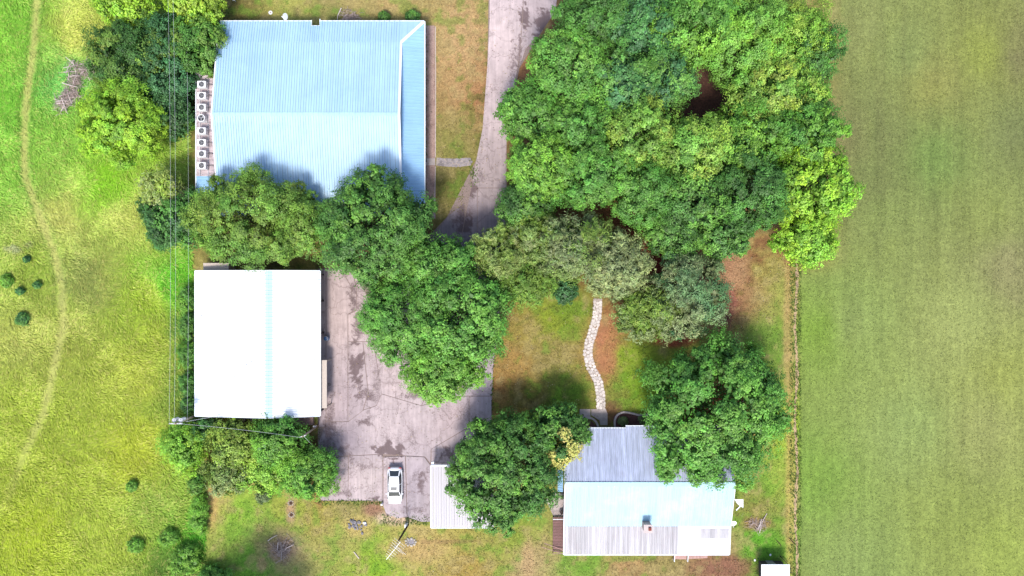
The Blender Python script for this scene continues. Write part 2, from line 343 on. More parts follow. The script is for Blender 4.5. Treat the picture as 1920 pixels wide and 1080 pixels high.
def field_color(X, Y):
    wx, wy = warp(X, Y, 28, 45, 2)
    c = idw(SEED_FIELD, wx, wy)*np.array([1.05,1.05,1.4])
    n = fbm(X/14, Y/14, 5)
    c = c*(0.8+0.4*n)[...,None]
    d = line_d(X, Y, TRACK) + (fbm(X/10, Y/10, 3)-0.5)*8
    t = sig((8-d)/2.0)*0.9*sig((880-Y)/60)
    c = c*(1-t[...,None]) + (s2l((190,190,105))/K)*t[...,None]
    t = sig((3.2-np.abs(d-11))/1.2)*0.35*sig((500-Y)/40)
    c = c*(1-t[...,None]) + (s2l((90,150,40))/K)*t[...,None]
    for (cx, cy, rx, ry, col, am) in [(22,468,14,8,(165,165,130),.6),(50,458,10,6,(150,150,110),.5),(150,530,40,45,(140,155,80),.4)]:
        t = blob(X, Y, cx, cy, rx, ry, n)*am
        c = c*(1-t[...,None]) + (s2l(col)/K)*t[...,None]
    return c
def in_field(X, Y):
    edge = 385 - 22*sig((880-Y)/10) - 10*sig((480-Y)/20)
    return sig((edge - X + (fbm(X/8, Y/8, 11)-0.5)*5)/0.8)
def ground_color(X, Y):
    wx, wy = warp(X, Y, 22, 40, 4)
    lawn = idw(SEED_LAWN, wx, wy)
    n = fbm(X/18, Y/18, 6); n2 = fbm(X/5, Y/5, 8, 3)
    # dry and green patchiness of the lawns
    dry = s2l((188,162,108))/K; grn = s2l((108,158,42))/K
    lawn = lawn + (dry-lawn)*(np.clip((n-0.56)*4, 0, 0.55))[...,None] + (grn-lawn)*(np.clip((0.44-n)*4, 0, 0.45))[...,None]
    lawn = lawn*(0.82+0.36*n2)[...,None]*np.array([.90,.98,.93])
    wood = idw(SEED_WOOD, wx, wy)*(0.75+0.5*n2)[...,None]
    right = idw(SEED_RIGHT, X + 14*(n-0.5), wy, 2.5); right = right*np.array([1.03,.90,.92])
    st = fbm(X/9, Y/160, 21, 4); st2 = fbm(X/2.2, Y/90, 22, 3); tr = np.sin(X/52*2*math.pi + 0.5*np.sin(Y/300))
    right = right*(0.72+0.30*st+0.28*st2+0.025*tr)[...,None]
    up = sig((420-Y)/90)
    br = np.clip((fbm(X/14, Y/170, 23)-0.5)*4, 0, 1)*up*0.08
    right = right*(1+up[...,None]*np.array([-.12,.05,-.10])); right = right*(1-br[...,None]) + (s2l((118,100,78))/K)*br[...,None]
    yel = np.clip((fbm(X/40, Y/60, 24)-0.58)*5, 0, 1)*0.08
    right = right*(1-yel[...,None]) + (s2l((150,160,65))/K)*yel[...,None]
    fld = field_color(X, Y)*0.95
    wm = np.zeros(X.shape)
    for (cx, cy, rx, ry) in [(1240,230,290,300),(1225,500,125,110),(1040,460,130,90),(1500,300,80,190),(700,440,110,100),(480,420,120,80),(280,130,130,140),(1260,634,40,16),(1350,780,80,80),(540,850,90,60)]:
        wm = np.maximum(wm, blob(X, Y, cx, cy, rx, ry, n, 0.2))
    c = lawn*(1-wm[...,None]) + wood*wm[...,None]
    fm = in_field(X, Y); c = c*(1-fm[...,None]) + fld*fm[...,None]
    rm = sig((X-1499+(n2-0.5)*5)/1.5)*(sig((X-1560)/12)*sig((500-Y)/8)+sig((Y-500)/8)); rm = np.clip(rm, 0, 1)
    c = c*(1-rm[...,None]) + right*rm[...,None]
    def patch(cx, cy, rx, ry, col, am, soft=0.25):
        nonlocal c
        t = blob(X, Y, cx, cy, rx, ry, n2*0.6+n*0.4, soft)*am
        c = c*(1-t[...,None]) + (s2l(col)/K)*t[...,None]
    patch(1482,930,9,170,(200,175,100),.6); patch(1478,640,9,180,(195,160,105),.6)
    patch(398,930,10,60,(212,178,112),.8); patch(545,955,9,26,(190,150,120),.8)
    patch(528,1030,30,26,(165,135,115),.8); patch(530,1030,10,9,(70,52,55),.85,.4)  # last patch: dark spot inside the twig heap
    patch(490,1058,10,14,(190,150,115),.6); patch(700,955,20,16,(165,115,100),.8)
    patch(672,988,28,22,(205,180,110),.7); patch(770,1030,60,22,(200,165,110),.6)
    patch(742,972,40,12,(215,185,160),.8); patch(1365,565,14,50,(165,105,88),.75); patch(1362,592,8,14,(95,62,55),.7)
    patch(1378,500,26,34,(195,155,115),.6); patch(1135,660,22,50,(192,128,92),.7)
    patch(1420,982,26,12,(175,130,95),.7); patch(1370,1064,40,20,(150,105,82),.8)
    patch(990,1050,12,40,(200,165,120),.6); patch(840,1015,70,4,(150,115,80),.5)
    patch(1258,632,26,10,(185,95,62),.9); patch(1140,775,26,22,(125,80,65),.8)
    patch(985,150,12,60,(182,128,88),.8); patch(598,915,12,30,(170,100,85),.7)
    patch(1880,1040,40,60,(155,180,75),.2); patch(372,880,14,20,(155,140,110),.6)
    # faint wheel lines on the lawn
    for a, b in (((968,610),(1045,568)),((1000,636),(1068,592))):
        d = line_d(X, Y, [a, b]); t = sig((1.6-d)/0.6)*0.5
        c = c*(1-t[...,None]) + (s2l((95,110,40))/K)*t[...,None]
    return np.clip(c, 0.004, 0.8)

def set_col(me, arr, alpha=None):
    """arr: per-vertex colours"""
    n = len(me.vertices); a = np.ones((n, 4), np.float32); a[:, :3] = arr
    if alpha is not None: a[:, 3] = alpha
    at = me.color_attributes.new('Col', 'FLOAT_COLOR', 'POINT'); at.data.foreach_set('color', a.ravel())

def np_mesh(name, V, F):
    """V (n,3), F (m,k) constant-size faces"""
    me = bpy.data.meshes.new(name); m, k = F.shape
    me.vertices.add(len(V)); me.vertices.foreach_set('co', V.astype(np.float32).ravel())
    me.loops.add(m*k); me.loops.foreach_set('vertex_index', F.astype(np.int32).ravel())
    me.polygons.add(m); me.polygons.foreach_set('loop_start', np.arange(0, m*k, k, dtype=np.int32))
    me.update(calc_edges=True); return me

def build_ground():
    fx = np.arange(-78, 78.01, 0.25); fy = np.arange(-48, 48.01, 0.25)
    xs = np.concatenate([[-3000,-1200,-500,-220,-120,-90], fx, [90,120,220,500,1200,3000]])
    ys = np.concatenate([[-3000,-1200,-500,-220,-120,-70], fy, [70,120,220,500,1200,3000]])
    X, Y = np.meshgrid(xs, ys)
    V = np.stack([X.ravel(), Y.ravel(), np.zeros(X.size)], 1)
    nx = len(xs); i = np.arange(len(ys)-1)[:,None]*nx + np.arange(nx-1)[None,:]
    F = np.stack([i, i+1, i+1+nx, i+nx], -1).reshape(-1, 4)
    me = np_mesh('ground', V, F)
    px = np.clip(V[:,0], -85, 85)/G+960; py = 540-np.clip(V[:,1], -55, 55)/G
    set_col(me, ground_color(px, py))
    o = link_mesh('ground', me, M['ground']); tag(o, kind='structure')
build_ground()

# ------------------------------------------------------------------ paving
def pave_color(X, Y):
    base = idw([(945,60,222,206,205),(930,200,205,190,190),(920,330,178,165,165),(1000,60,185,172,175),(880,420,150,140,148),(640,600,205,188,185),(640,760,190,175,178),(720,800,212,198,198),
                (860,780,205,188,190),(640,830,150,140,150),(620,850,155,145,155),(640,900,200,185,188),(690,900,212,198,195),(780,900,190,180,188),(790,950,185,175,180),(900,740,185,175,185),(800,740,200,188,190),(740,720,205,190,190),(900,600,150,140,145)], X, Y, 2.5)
    n = fbm(X/14, Y/14, 31); n2 = fbm(X/4, Y/4, 33)
    base = base*(0.92+0.26*n)[...,None]*np.array([1.02,.965,.94])
    al = .22*np.clip((fbm(X/26,Y/40,36)-.45)*5,0,1)+.10*n2
    def st(cx, cy, rx, ry, a, soft=0.3):
        nonlocal al; d = np.hypot((X-cx)/rx, (Y-cy)/ry) + (n-.5)*1.6 + (n2-.5)*2.6
        al = np.maximum(al, a*.98*sig((1-d)/.38*2))
    st(668,690,12,46,.62); st(672,600,12,40,.5); st(664,560,10,26,.5); st(706,720,9,40,.38); st(676,740,22,10,.5)
    st(735,845,30,14,.68); st(790,902,10,20,.55); st(750,825,40,18,.34); st(860,770,46,22,.32); st(625,840,40,22,.45); st(618,790,10,70,.48)
    st(868,395,14,50,.5); st(876,425,10,16,.65); st(885,355,9,12,.66); st(900,320,8,22,.42)
    st(985,25,9,26,.62); st(1018,45,16,32,.66); st(965,120,10,45,.45); st(975,100,5,60,.5); st(930,180,4,60,.25)
    st(670,915,30,6,.35); st(640,925,30,6,.45); st(690,875,40,5,.4); st(780,955,30,7,.42); st(683,790,14,8,.52); st(770,740,30,8,.5)
    st(700,935,14,5,.6); st(845,850,16,12,.55)
    return np.clip(base, 0.01, 0.8), al
def slab(pts, parent, z=0.05, res=0.25, shrink=0.010, name='slab', mat=None):
    """one concrete slab from a ground outline in photo pixels"""
    P = [Vector((*W(x, y)[:2], 0)) for x, y in pts]
    A = sum(P[i].x*P[(i+1)%len(P)].y-P[(i+1)%len(P)].x*P[i].y for i in range(len(P)))
    if A < 0: P = P[::-1]
    Q = []
    for i in range(len(P)):
        a, b, c = P[i-1], P[i], P[(i+1)%len(P)]
        n1 = Vector((-(b-a).y, (b-a).x, 0)).normalized(); n2 = Vector((-(c-b).y, (c-b).x, 0)).normalized()
        m = (n1+n2); m = m/max(0.35, m.length_squared)*2 if m.length > 0.2 else n1
        Q.append(b + m*shrink*0.5*1.0)
    bm = bmesh.new(); f = bm.faces.new([bm.verts.new((p.x, p.y, z)) for p in Q])
    x0, x1 = min(p.x for p in Q), max(p.x for p in Q); y0, y1 = min(p.y for p in Q), max(p.y for p in Q)
    for ax, lo, hi in ((0, x0, x1), (1, y0, y1)):
        t = lo + res
        while t < hi - 0.05:
            no = (1,0,0) if ax == 0 else (0,1,0); co = (t,0,0) if ax == 0 else (0,t,0)
            bmesh.ops.bisect_plane(bm, geom=bm.verts[:]+bm.edges[:]+bm.faces[:], plane_co=co, plane_no=no); t += res
    be = [e for e in bm.edges if e.is_boundary]
    r = bmesh.ops.extrude_edge_only(bm, edges=be)
    for v in r['geom']:
        if isinstance(v, bmesh.types.BMVert): v.co.z = 0.006
    bmesh.ops.recalc_face_normals(bm, faces=bm.faces)
    me = bpy.data.meshes.new(name); bm.to_mesh(me); bm.free()
    co = np.empty(len(me.vertices)*3, np.float32); me.vertices.foreach_get('co', co); co = co.reshape(-1,3)
    c, al = pave_color(co[:,0]/G+960, 540-co[:,1]/G); set_col(me, c, al)
    return link_mesh(name, me, mat or M['slab'], parent)

road = empty('road', kind='structure')
M['joint'] = mk('joint_soil', rgb(158,138,130), 0.95, 0, 6, 0.3)
slab([(918,-60),(983,-60),(979,40),(973,110),(962,175),(951,240),(948,300),(949,352),(884,352),(893,300),(905,240),(914,120),(918,40)], road)
slab([(984,-60),(1050,-60),(1042,20),(1012,64),(985,92),(974,128),(974,110),(980,40)], road)
slab([(886,353),(950,353),(950,440),(950,520),(896,520),(896,353)], road)
slab([(884,352),(895,354),(895,520),(862,470),(872,410)], road)
slab([(871,380),(871,410),(861,468),(815,440),(838,408)], road)
slab([(815,441),(862,471),(896,521),(950,521),(938,575),(700,575),(760,490)], road)
drive = empty('driveway', kind='structure')
slab([(612,505),(640,505),(658,538),(662,572),(652,590),(652,640),(652,790),(612,790)], drive)
slab([(641,505),(659,505),(668,538),(668,580),(653,588),(662,572),(659,538)], drive)
slab([(660,505),(700,576),(700,640),(670,640),(653,640),(653,590),(669,582),(669,538)], drive)
slab([(653,641),(680,641),(690,735),(680,770),(653,790)], drive)
slab([(681,641),(700,641),(716,738),(706,760),(682,768),(691,735)], drive)
slab([(701,577),(820,577),(820,700),(790,760),(716,738),(701,640)], drive)
slab([(821,577),(937,577),(930,620),(924,700),(922,742),(880,742),(850,742),(791,760),(821,700)], drive)
slab([(922,743),(921,792),(905,806),(880,800),(880,743)], drive, shrink=0.03)
slab([(653,791),(682,769),(706,761),(716,739),(791,761),(850,743),(879,743),(879,800),(808,842),(807,868),(797,856),(760,854),(718,851),(653,854),(612,858),(596,860),(598,830),(612,791)], drive)
slab([(880,801),(905,807),(870,835),(870,880),(809,880),(809,842)], drive)
slab([(596,861),(630,858),(653,855),(653,938),(603,938),(590,915)], drive, shrink=0.03)
slab([(654,855),(676.7,854),(676.7,938),(653.3,938)], drive, shrink=0.0)
slab([(677,854),(698.7,853),(698.7,938),(677,938)], drive, shrink=0.0)
slab([(699,853),(717.5,852),(717.5,940),(699,938)], drive, shrink=0.0)
slab([(719,857),(760,855),(763,968),(746,972),(724,962),(719,950)], drive, z=0.09, shrink=0.03)
slab([(761,855),(796,857),(807,872),(807,978),(790,978),(764,969)], drive, z=0.09, shrink=0.02)
slab([(598,505),(611,505),(611,800),(598,800)], drive, shrink=0.03)
mb = MB(); mb.prism([W(*p)[:2] for p in [(596,503),(700,503),(700,575),(940,575),(924,700),(922,792),(870,840),(870,882),(808,884),(808,978),(724,966),(717,940),(603,939),(588,915),(596,860)]], 0.003, 0.010)
mb.build('joint_bed', M['joint'], drive)
mb = MB(); mb.prism([W(*p)[:2] for p in [(917,-60),(1050,-60),(1042,20),(1012,66),(974,128),(950,240),(951,520),(938,574),(700,574),(760,489),(838,407),(893,300),(905,240),(914,120)]], 0.003, 0.010)
mb.build('joint_bed', M['joint'], road)

# flagstone paths: pale stones laid one by one
def stone_mesh(rng, r, n=7, h=0.05):
    pts = []
    for k in range(n):
        t = 2*math.pi*(k+rng.uniform(-.25,.25))/n; q = r*rng.uniform(.8,1.12); pts.append((q*math.cos(t), q*math.sin(t)))
    return MB().prism(pts, 0.0, h).mesh('stone')
def path_stones(name, pts, width, across, step, mat, seed, base=True, zoff=0.012):
    rng = random.Random(seed); root = empty(name, kind='structure')
    meshes = [stone_mesh(rng, 1.0) for _ in range(8)]
    P = [Vector((*W(x, y)[:2], 0)) for x, y in pts]
    dense = []
    for a, b in zip(P[:-1], P[1:]):
        n = max(1, int((b-a).length/0.2))
        dense += [a + (b-a)*i/n for i in range(n)]
    dense.append(P[-1])
    for _ in range(5): dense = [dense[0]] + [(dense[i-1]+dense[i]*2+dense[i+1])/4 for i in range(1, len(dense)-1)] + [dense[-1]]
    if base:
        L, R = [], []
        for i, p in enumerate(dense):
            d = (dense[min(i+1,len(dense)-1)]-dense[max(i-1,0)]).normalized(); nn = Vector((-d.y, d.x, 0))
            L.append(p+nn*width*(.5+rng.uniform(-.03,.03))); R.append(p-nn*width*(.5+rng.uniform(-.03,.03)))
        mb = MB(); v = []; f = []
        for a, b in zip(L, R): v += [(a.x,a.y,0.014),(b.x,b.y,0.014)]
        for i in range(len(L)-1): f.append((2*i, 2*i+1, 2*i+3, 2*i+2))
        mb.add(v, f); mb.build('path_bed', M['grout'], root)
    acc = 0; j = 0
    for i in range(1, len(dense)):
        acc += (dense[i]-dense[i-1]).length
        if acc >= step:
            acc = 0; j += 1
            d = (dense[i]-dense[i-1]).normalized(); nn = Vector((-d.y, d.x, 0)); cw = width/across
            for k in range(across):
                off = (k-(across-1)/2)*cw + rng.uniform(-.06,.06)
                p = dense[i]+nn*off+d*(rng.uniform(-.06,.06)+(0.5*step if k % 2 else 0))
                o = link_mesh('stone', meshes[rng.randrange(8)], mat, root, (p.x, p.y, zoff))
                s = rng.uniform(.56,.66)
                o.scale = (cw*s, step*s, rng.uniform(.6,1.1)); o.rotation_euler = (0,0,math.atan2(nn.y,nn.x)+rng.uniform(-.2,.2))
    return root
PATH = [(1121,560),(1120,590),(1112,620),(1104,645),(1102,665),(1108,690),(1122,715),(1126,740),(1127,768)]
path_stones('garden_path', PATH, 1.12, 3, 0.34, M['stone'], 3)
path_stones('front_walk', [(818,303),(840,305),(862,305),(880,303)], 1.0, 3, 0.36, M['stone_grey'], 5)
fp = empty('entrance_pad', kind='structure')
MB().prism([W(*p)[:2] for p in [(1087,767),(1107,767),(1107,786),(1087,786)]], 0.005, 0.07).build('slab', M['conc'], fp)
MB().prism([W(*p)[:2] for p in [(1108.5,767),(1136,767),(1139,775),(1139,797),(1126,797),(1124,788),(1108.5,778)]], 0.005, 0.07).build('slab', M['conc'], fp)
MB().prism([W(*p)[:2] for p in [(799,297),(816,297),(816,310),(799,310)]], 0.005, 0.09).build('slab', M['conc'], fp)

# mulch beds, trench
def sheet(name, pts, mat, z0, z1, kind='structure'):
    o = MB().prism([W(*p)[:2] for p in pts], z0, z1).build(name, mat); tag(o, kind=kind); return o
sheet('planting_bed', [(797,48),(815,48),(817,410),(797,410)], M['gravelly'], 0.004, 0.02)
sheet('planting_bed', [(1080,788),(1108,788),(1120,800),(1122,812),(1080,812)], M['mulch'], 0.004, 0.04)
sheet('planting_bed', [(1150,780),(1165,771),(1185,774),(1210,780),(1240,776),(1240,812),(1150,812)], M['mulch'], 0.004, 0.04)
def trench():
    rng = random.Random(4); L, R = [], []
    for i in range(110):
        y = 470 + i*6; c = 1492.5 + 2.0*math.sin(i*.21)+rng.uniform(-1.0,1.0)
        wd = rng.uniform(1.6,3.4)
        L.append((c-wd, y)); R.append((c+wd, y))
    v = []; f = []
    for a, b in zip(L, R):
        m = ((a[0]+b[0])/2+rng.uniform(-1,1), a[1])
        v += [(*W(*a)[:2], 0.006), (*W(*m)[:2], 0.02+rng.uniform(0,.05)), (*W(*b)[:2], 0.006)]
    for i in range(len(L)-1):
        q = 3*i; f += [(q,q+1,q+4,q+3),(q+1,q+2,q+5,q+4)]
    o = MB().add(v, f).build('dirt_ridge', M['soil']); tag(o, kind='structure')
trench()
# ------------------------------------------------------------------ roofs of metal sheets
def sheets(roof, e0, e1, r0, r1, width, ribs, mat, thick=0.03, rib_w=0.05, rib_h=0.04, name='roof_panel', gap=0.006, round_corr=False):
    """metal sheets side by side from eave line e0-e1 up to ridge line r0-r1, each its own object"""
    e0, e1, r0, r1 = map(Vector, (e0, e1, r0, r1))
    n = max(1, round((e1-e0).length/width)); par = ((e1-e0)-(r1-r0)).length < 0.01; shared = None
    du = (e1-e0).normalized(); nn = du.cross((r0-e0)).normalized()
    if nn.z < 0: nn = -nn
    for i in range(n):
        t0, t1 = i/n, (i+1)/n
        a, b, c, d = e0.lerp(e1,t0), e0.lerp(e1,t1), r0.lerp(r1,t1), r0.lerp(r1,t0)
        org = a.copy()
        if par and shared is not None: me = shared
        else:
            mb = MB(); g = du*gap
            A, B, C, D = a-org+g, b-org-g, c-org-g, d-org+g; up = nn*thick
            mb.add([A,B,C,D,A+up,B+up,C+up,D+up], [(0,3,2,1),(4,5,6,7),(0,1,5,4),(1,2,6,5),(2,3,7,6),(3,0,4,7)])
            for k in range(ribs):
                t = (k+0.5)/ribs; p = A.lerp(B,t)+up; q = D.lerp(C,t)+up
                if (p-q).length < 0.15: continue
                h = nn*rib_h; o1 = du*rib_w; o2 = du*rib_w*0.45
                mb.add([p-o1,p+o1,p+o2+h,p-o2+h,q-o1,q+o1,q+o2+h,q-o2+h], [(0,3,2,1)[::-1],(4,5,6,7),(0,4,7,3),(3,7,6,2),(2,6,5,1)])
            me = mb.mesh('roof_panel')
            if par: shared = me
        link_mesh(name, me, mat, roof, org)
def strip_part(name, p, q, wd, ht, mat, parent): return MB().beam(p, q, wd, ht).build(name, mat, parent)
def wall(name, x0, x1, y0, y1, z0, z1, mat, parent): return MB().box(min(x0,x1),max(x0,x1),min(y0,y1),max(y0,y1),z0,z1).build(name, mat, parent)
def window(parent, x, y, z, wd, ht, axis, side):
    """frame + pane set proud of a wall; axis 'x': wall faces +-x"""
    fr = MB(); g = MB(); t = 0.05; s = side
    def bx(mb, a0, a1, z0, z1, d0, d1):
        if axis == 'x': mb.box(min(x+d0*s,x+d1*s), max(x+d0*s,x+d1*s), y+a0, y+a1, z0, z1)
        else: mb.box(x+a0, x+a1, min(y+d0*s,y+d1*s), max(y+d0*s,y+d1*s), z0, z1)
    h = wd/2
    bx(fr,-h,-h+t,z,z+ht,.003,.05); bx(fr,h-t,h,z,z+ht,.003,.05); bx(fr,-h+t,h-t,z,z+t,.003,.05); bx(fr,-h+t,h-t,z+ht-t,z+ht,.003,.05); bx(fr,-.02,.02,z+t,z+ht-t,.003,.045)
    f = fr.build('window', M['trim'], parent)
    bx(g,-h+t,h-t,z+t,z+ht-t,.002,.02); g.build('pane', M['glass'], f)
def doorp(parent, x, y, wd, ht, axis, side, mat=None, z=0.05):
    mb = MB(); h = wd/2; s = side
    if axis == 'x': mb.box(min(x+.003*s,x+.05*s), max(x+.003*s,x+.05*s), y-h, y+h, z, z+ht)
    else: mb.box(x-h, x+h, min(y+.003*s,y+.05*s), max(y+.003*s,y+.05*s), z, z+ht)
    d = mb.build('door', mat or M['door'], parent)
    hb = MB()
    if axis == 'x': hb.box(min(x+.05*s,x+.1*s), max(x+.05*s,x+.1*s), y+h*.7-.03, y+h*.7+.03, z+1.0, z+1.1)
    else: hb.box(x+h*.7-.03, x+h*.7+.03, min(y+.05*s,y+.1*s), max(y+.05*s,y+.1*s), z+1.0, z+1.1)
    hb.build('handle', M['galv'], d)

# --- large building with pale blue roof
def big_building():
    b = empty('metal_building', (-24.3, 20.5, 0), label='large building with a pale blue ribbed metal roof at the top left', cat='building')
    b0 = Vector((24.3,-20.5,0))
    def loc(p): return Vector(p)+b0
    xw, xe, xo = -35.37, -13.29, -10.63; yn, yb, yr, ys, yo = 32.3, 29.5, 20.48, 11.5, 8.7
    zo, zb, zr = 3.2, 4.0, 5.6
    # walls
    P = loc
    def bx(name, x0,x1,y0,y1,z0,z1,mat):
        p, q = P((x0,y0,0)), P((x1,y1,0)); return wall(name, p.x,q.x,p.y,q.y,z0,z1,mat,b)
    bx('wall', xw+.3, xe-.1, yb-.25, yb-.05, 0, zb-.1, M['wall_beige'])
    bx('wall', xw+.3, xe-.1, ys+.05, ys+.25, 0, zb-.1, M['wall_beige'])
    for x0, x1 in ((xw+.3, xw+.5), (xe-.3, xe-.1)):
        p, q = P((x0,0,0)), P((x1,0,0)); v = []
        prof = [(ys+.25,0),(yb-.25,0),(yb-.25,zb-.12),(yr,zr-.12),(ys+.25,zb-.12)]
        for xx in (p.x, q.x): v += [(xx, yy-20.5, zz) for yy, zz in prof]
        f = [(0,1,2,3,4),(9,8,7,6,5)]+[(i,(i+1)%5,5+(i+1)%5,5+i) for i in range(5)]
        MB().add(v, f).build('gable_wall', M['wall_white'], b)
    for yy in np.linspace(ys+2, yb-2, 5): window(b, xe-.1+24.3, yy-20.5, 1.1, 1.4, 1.2, 'x', 1)
    doorp(b, xe-.1+24.3, 14.0-20.5+2.2, 1.0, 2.1, 'x', 1)
    for xx in np.linspace(xw+3, xe-3, 6): window(b, xx+24.3, yb-.05-20.5, 1.1, 1.5, 1.2, 'y', 1)
    # roof
    roof = empty('roof', parent=b)
    sheets(roof, P((xw,yb,zb)), P((xe,yb,zb)), P((xw,yr,zr)), P((xe,yr,zr)), 0.61, 1, M['roof_blue'], rib_w=.045, rib_h=.085, gap=.016)
    sheets(roof, P((xe,ys,zb)), P((xw,ys,zb)), P((xe,yr,zr)), P((xw,yr,zr)), 0.61, 1, M['roof_blue'], rib_w=.045, rib_h=.085, gap=.016)
    # north porch, with a notch in its eave
    nx0, nx1 = W(584,40,zo)[0], W(600,40,zo)[0]
    t = lambda y: zo+(zb-zo)*(yn-y)/(yn-yb)
    sheets(roof, P((xw,yn,zo)), P((nx0,yn,zo)), P((xw,yb,zb)), P((nx0,yb,zb)), 0.61, 1, M['roof_blue'], rib_w=.045, rib_h=.085, gap=.016)
    yc = yn-.62
    sheets(roof, P((nx0,yc,t(yc))), P((nx1,yc,t(yc))), P((nx0,yb,zb)), P((nx1,yb,zb)), 0.5, 1, M['roof_blue'], rib_w=.045, rib_h=.085, gap=.016)
    sheets(roof, P((nx1,yn,zo)), P((xe,yn,zo)), P((nx1,yb,zb)), P((xe,yb,zb)), 0.61, 1, M['roof_blue'], rib_w=.045, rib_h=.085, gap=.016)
    # corner piece up to the hip
    n = 4
    for i in range(n):
        x0 = xe+(xo-xe)*i/n+.005; x1 = xe+(xo-xe)*(i+1)/n-.005
        hy = lambda x: yb+(yn-yb)*(x-xe)/(xo-xe)
        a, c, d, e = P((x0,yn,zo)), P((x1,yn,zo)), P((x1,hy(x1),t(hy(x1)))), P((x0,hy(x0),t(hy(x0))))
        up = Vector((0,0,.03)); mb = MB(); mb.add([a,c,d,e,a+up,c+up,d+up,e+up], [(3,2,1,0),(4,5,6,7),(0,1,5,4),(1,2,6,5),(2,3,7,6),(3,0,4,7)])
        mb.beam((a+e)/2+(e-a)*-.48+up*1.6, (a+e)/2+(e-a)*.48+up*1.6, .04, .05)
        mb.build('roof_panel', M['roof_blue'], roof)
    # east porch (ribs run left to right)
    ye = lambda y: (yb-y)
    sheets(roof, P((xo,yo,zo)), P((xo,yb,zo)), P((xe,yo,zb)), P((xe,yb,zb)), 0.42, 1, M['roof_blue2'], rib_w=.035, rib_h=.05)
    m = 7
    for i in range(m):
        y0 = yb+(yn-yb)*i/m+.005; y1 = yb+(yn-yb)*(i+1)/m-.005
        hx = lambda y: xe+(xo-xe)*(y-yb)/(yn-yb); zz = lambda x: zo+(zb-zo)*(xo-x)/(xo-xe)
        a, c, d, e = P((xo,y0,zo)), P((xo,y1,zo)), P((hx(y1),y1,zz(hx(y1)))), P((hx(y0),y0,zz(hx(y0))))
        up = Vector((0,0,.03)); MB().add([a,c,d,e,a+up,c+up,d+up,e+up], [(0,1,2,3),(7,6,5,4),(0,4,5,1),(1,5,6,2),(2,6,7,3),(3,7,4,0)]).beam(a+up*1.6, e+up*1.6, .05, .05).build('roof_panel', M['roof_blue2'], roof)
    # south porch
    sheets(roof, P((xe,yo,zo)), P((xw,yo,zo)), P((xe,ys,zb)), P((xw,ys,zb)), 0.61, 1, M['roof_blue'], rib_w=.045, rib_h=.085, gap=.016)
    up = Vector((0,0,.05))
    strip_part('hip_cap', P((xo,yn,zo))+up, P((xe,yb,zb))+up*1.2, .34, .05, M['trim'], roof)
    strip_part('ridge_cap', P((xw,yr,zr))+up*.9, P((xe,yr,zr))+up*.9, .42, .035, M['roof_blue'], roof)
    strip_part('rake_trim', P((xe,yb,zb))+up, P((xe,yr,zr))+up, .26, .12, M['trim'], roof)
    strip_part('rake_trim', P((xe,yr,zr))+up, P((xe,ys,zb))+up, .26, .12, M['trim'], roof)
    strip_part('rake_trim', P((xw,yb,zb))+up*.8, P((xw,yr,zr))+up*.8, .16, .12, M['trim'], roof)
    strip_part('rake_trim', P((xw,yr,zr))+up*.8, P((xw,ys,zb))+up*.8, .16, .12, M['trim'], roof)
    dz = Vector((0,0,-.05))
    strip_part('gutter', P((xw,yn+.06,zo))+dz, P((nx0,yn+.06,zo))+dz, .12, .12, M['trim'], roof)
    strip_part('gutter', P((nx1,yn+.06,zo))+dz, P((xo,yn+.06,zo))+dz, .12, .12, M['trim'], roof)
    strip_part('gutter', P((xo+.07,yn,zo))+dz, P((xo+.07,yo,zo))+dz, .12, .12, M['trim'], roof)
    strip_part('gutter', P((nx0,yn+.15,zo))+dz, P((nx0,yc,zo))+dz, .09, .16, M['trim'], roof)
    strip_part('gutter', P((nx1,yn+.3,zo))+dz, P((nx1,yc,zo))+dz, .09, .16, M['trim'], roof)
    strip_part('gutter', P((nx0,yc+.04,zo+.15))+dz, P((nx1,yc+.04,zo+.15))+dz, .09, .12, M['trim'], roof)
    # porch posts
    for yy in np.linspace(yo+.3, yn-.4, 9):
        p = P((xo-.25, yy, 0)); wall('post', p.x-.06, p.x+.06, p.y-.06, p.y+.06, 0, zo-.05, M['trim'], b)
    for xx in np.linspace(xw+.4, xe-.5, 8):
        if nx0-.6 < xx < nx1+.6: continue
        p = P((xx, yn-.25, 0)); wall('post', p.x-.06, p.x+.06, p.y-.06, p.y+.06, 0, zo-.05, M['trim'], b)
    # lean-to on the west side that carries the air conditioners
    lt = empty('lean_to_roof', parent=b)
    lx, y0, y1 = -38.4, 11.2, 27.7; z0, z1 = 2.8, 3.0
    sheets(lt, P((lx,y1,z0)), P((lx,y0+2.4,z0)), P((xw+.28,y1,z1)), P((xw+.28,y0+2.4,z1)), 0.42, 1, M['roof_pinkish'], rib_w=.05, rib_h=.05)
    sheets(lt, P((lx,y0+2.4,z0)), P((lx,y0,z0)), P((xw+.28,y0+2.4,z1)), P((xw+.28,y0,z1)), 0.42, 1, M['roof_blue2'], rib_w=.035, rib_h=.05)
    strip_part('gutter', P((lx-.06,y1,z0)), P((lx-.06,y0,z0)), .12, .12, M['trim'], lt)
    for xx in (-37.9, -36.9):
        strip_part('support_rail', P((xx,27,z0+.16)), P((xx,13.6,z0+.16)), .07, .08, M['galv'], lt)
    for yy in np.linspace(y0+.3, y1-.3, 6):
        p = P((lx+.1, yy, 0)); wall('post', p.x-.06, p.x+.06, p.y-.06, p.y+.06, 0, z0-.02, M['galv'], b)
M['roof_pinkish'] = mk('weathered_pale_sheet', rgb(222,205,208), 0.6, 0, 4, 0.2, rand=0.12, dirt=rgb(130,115,120), dirt_s=1.2, dirt_a=0.6)
big_building()

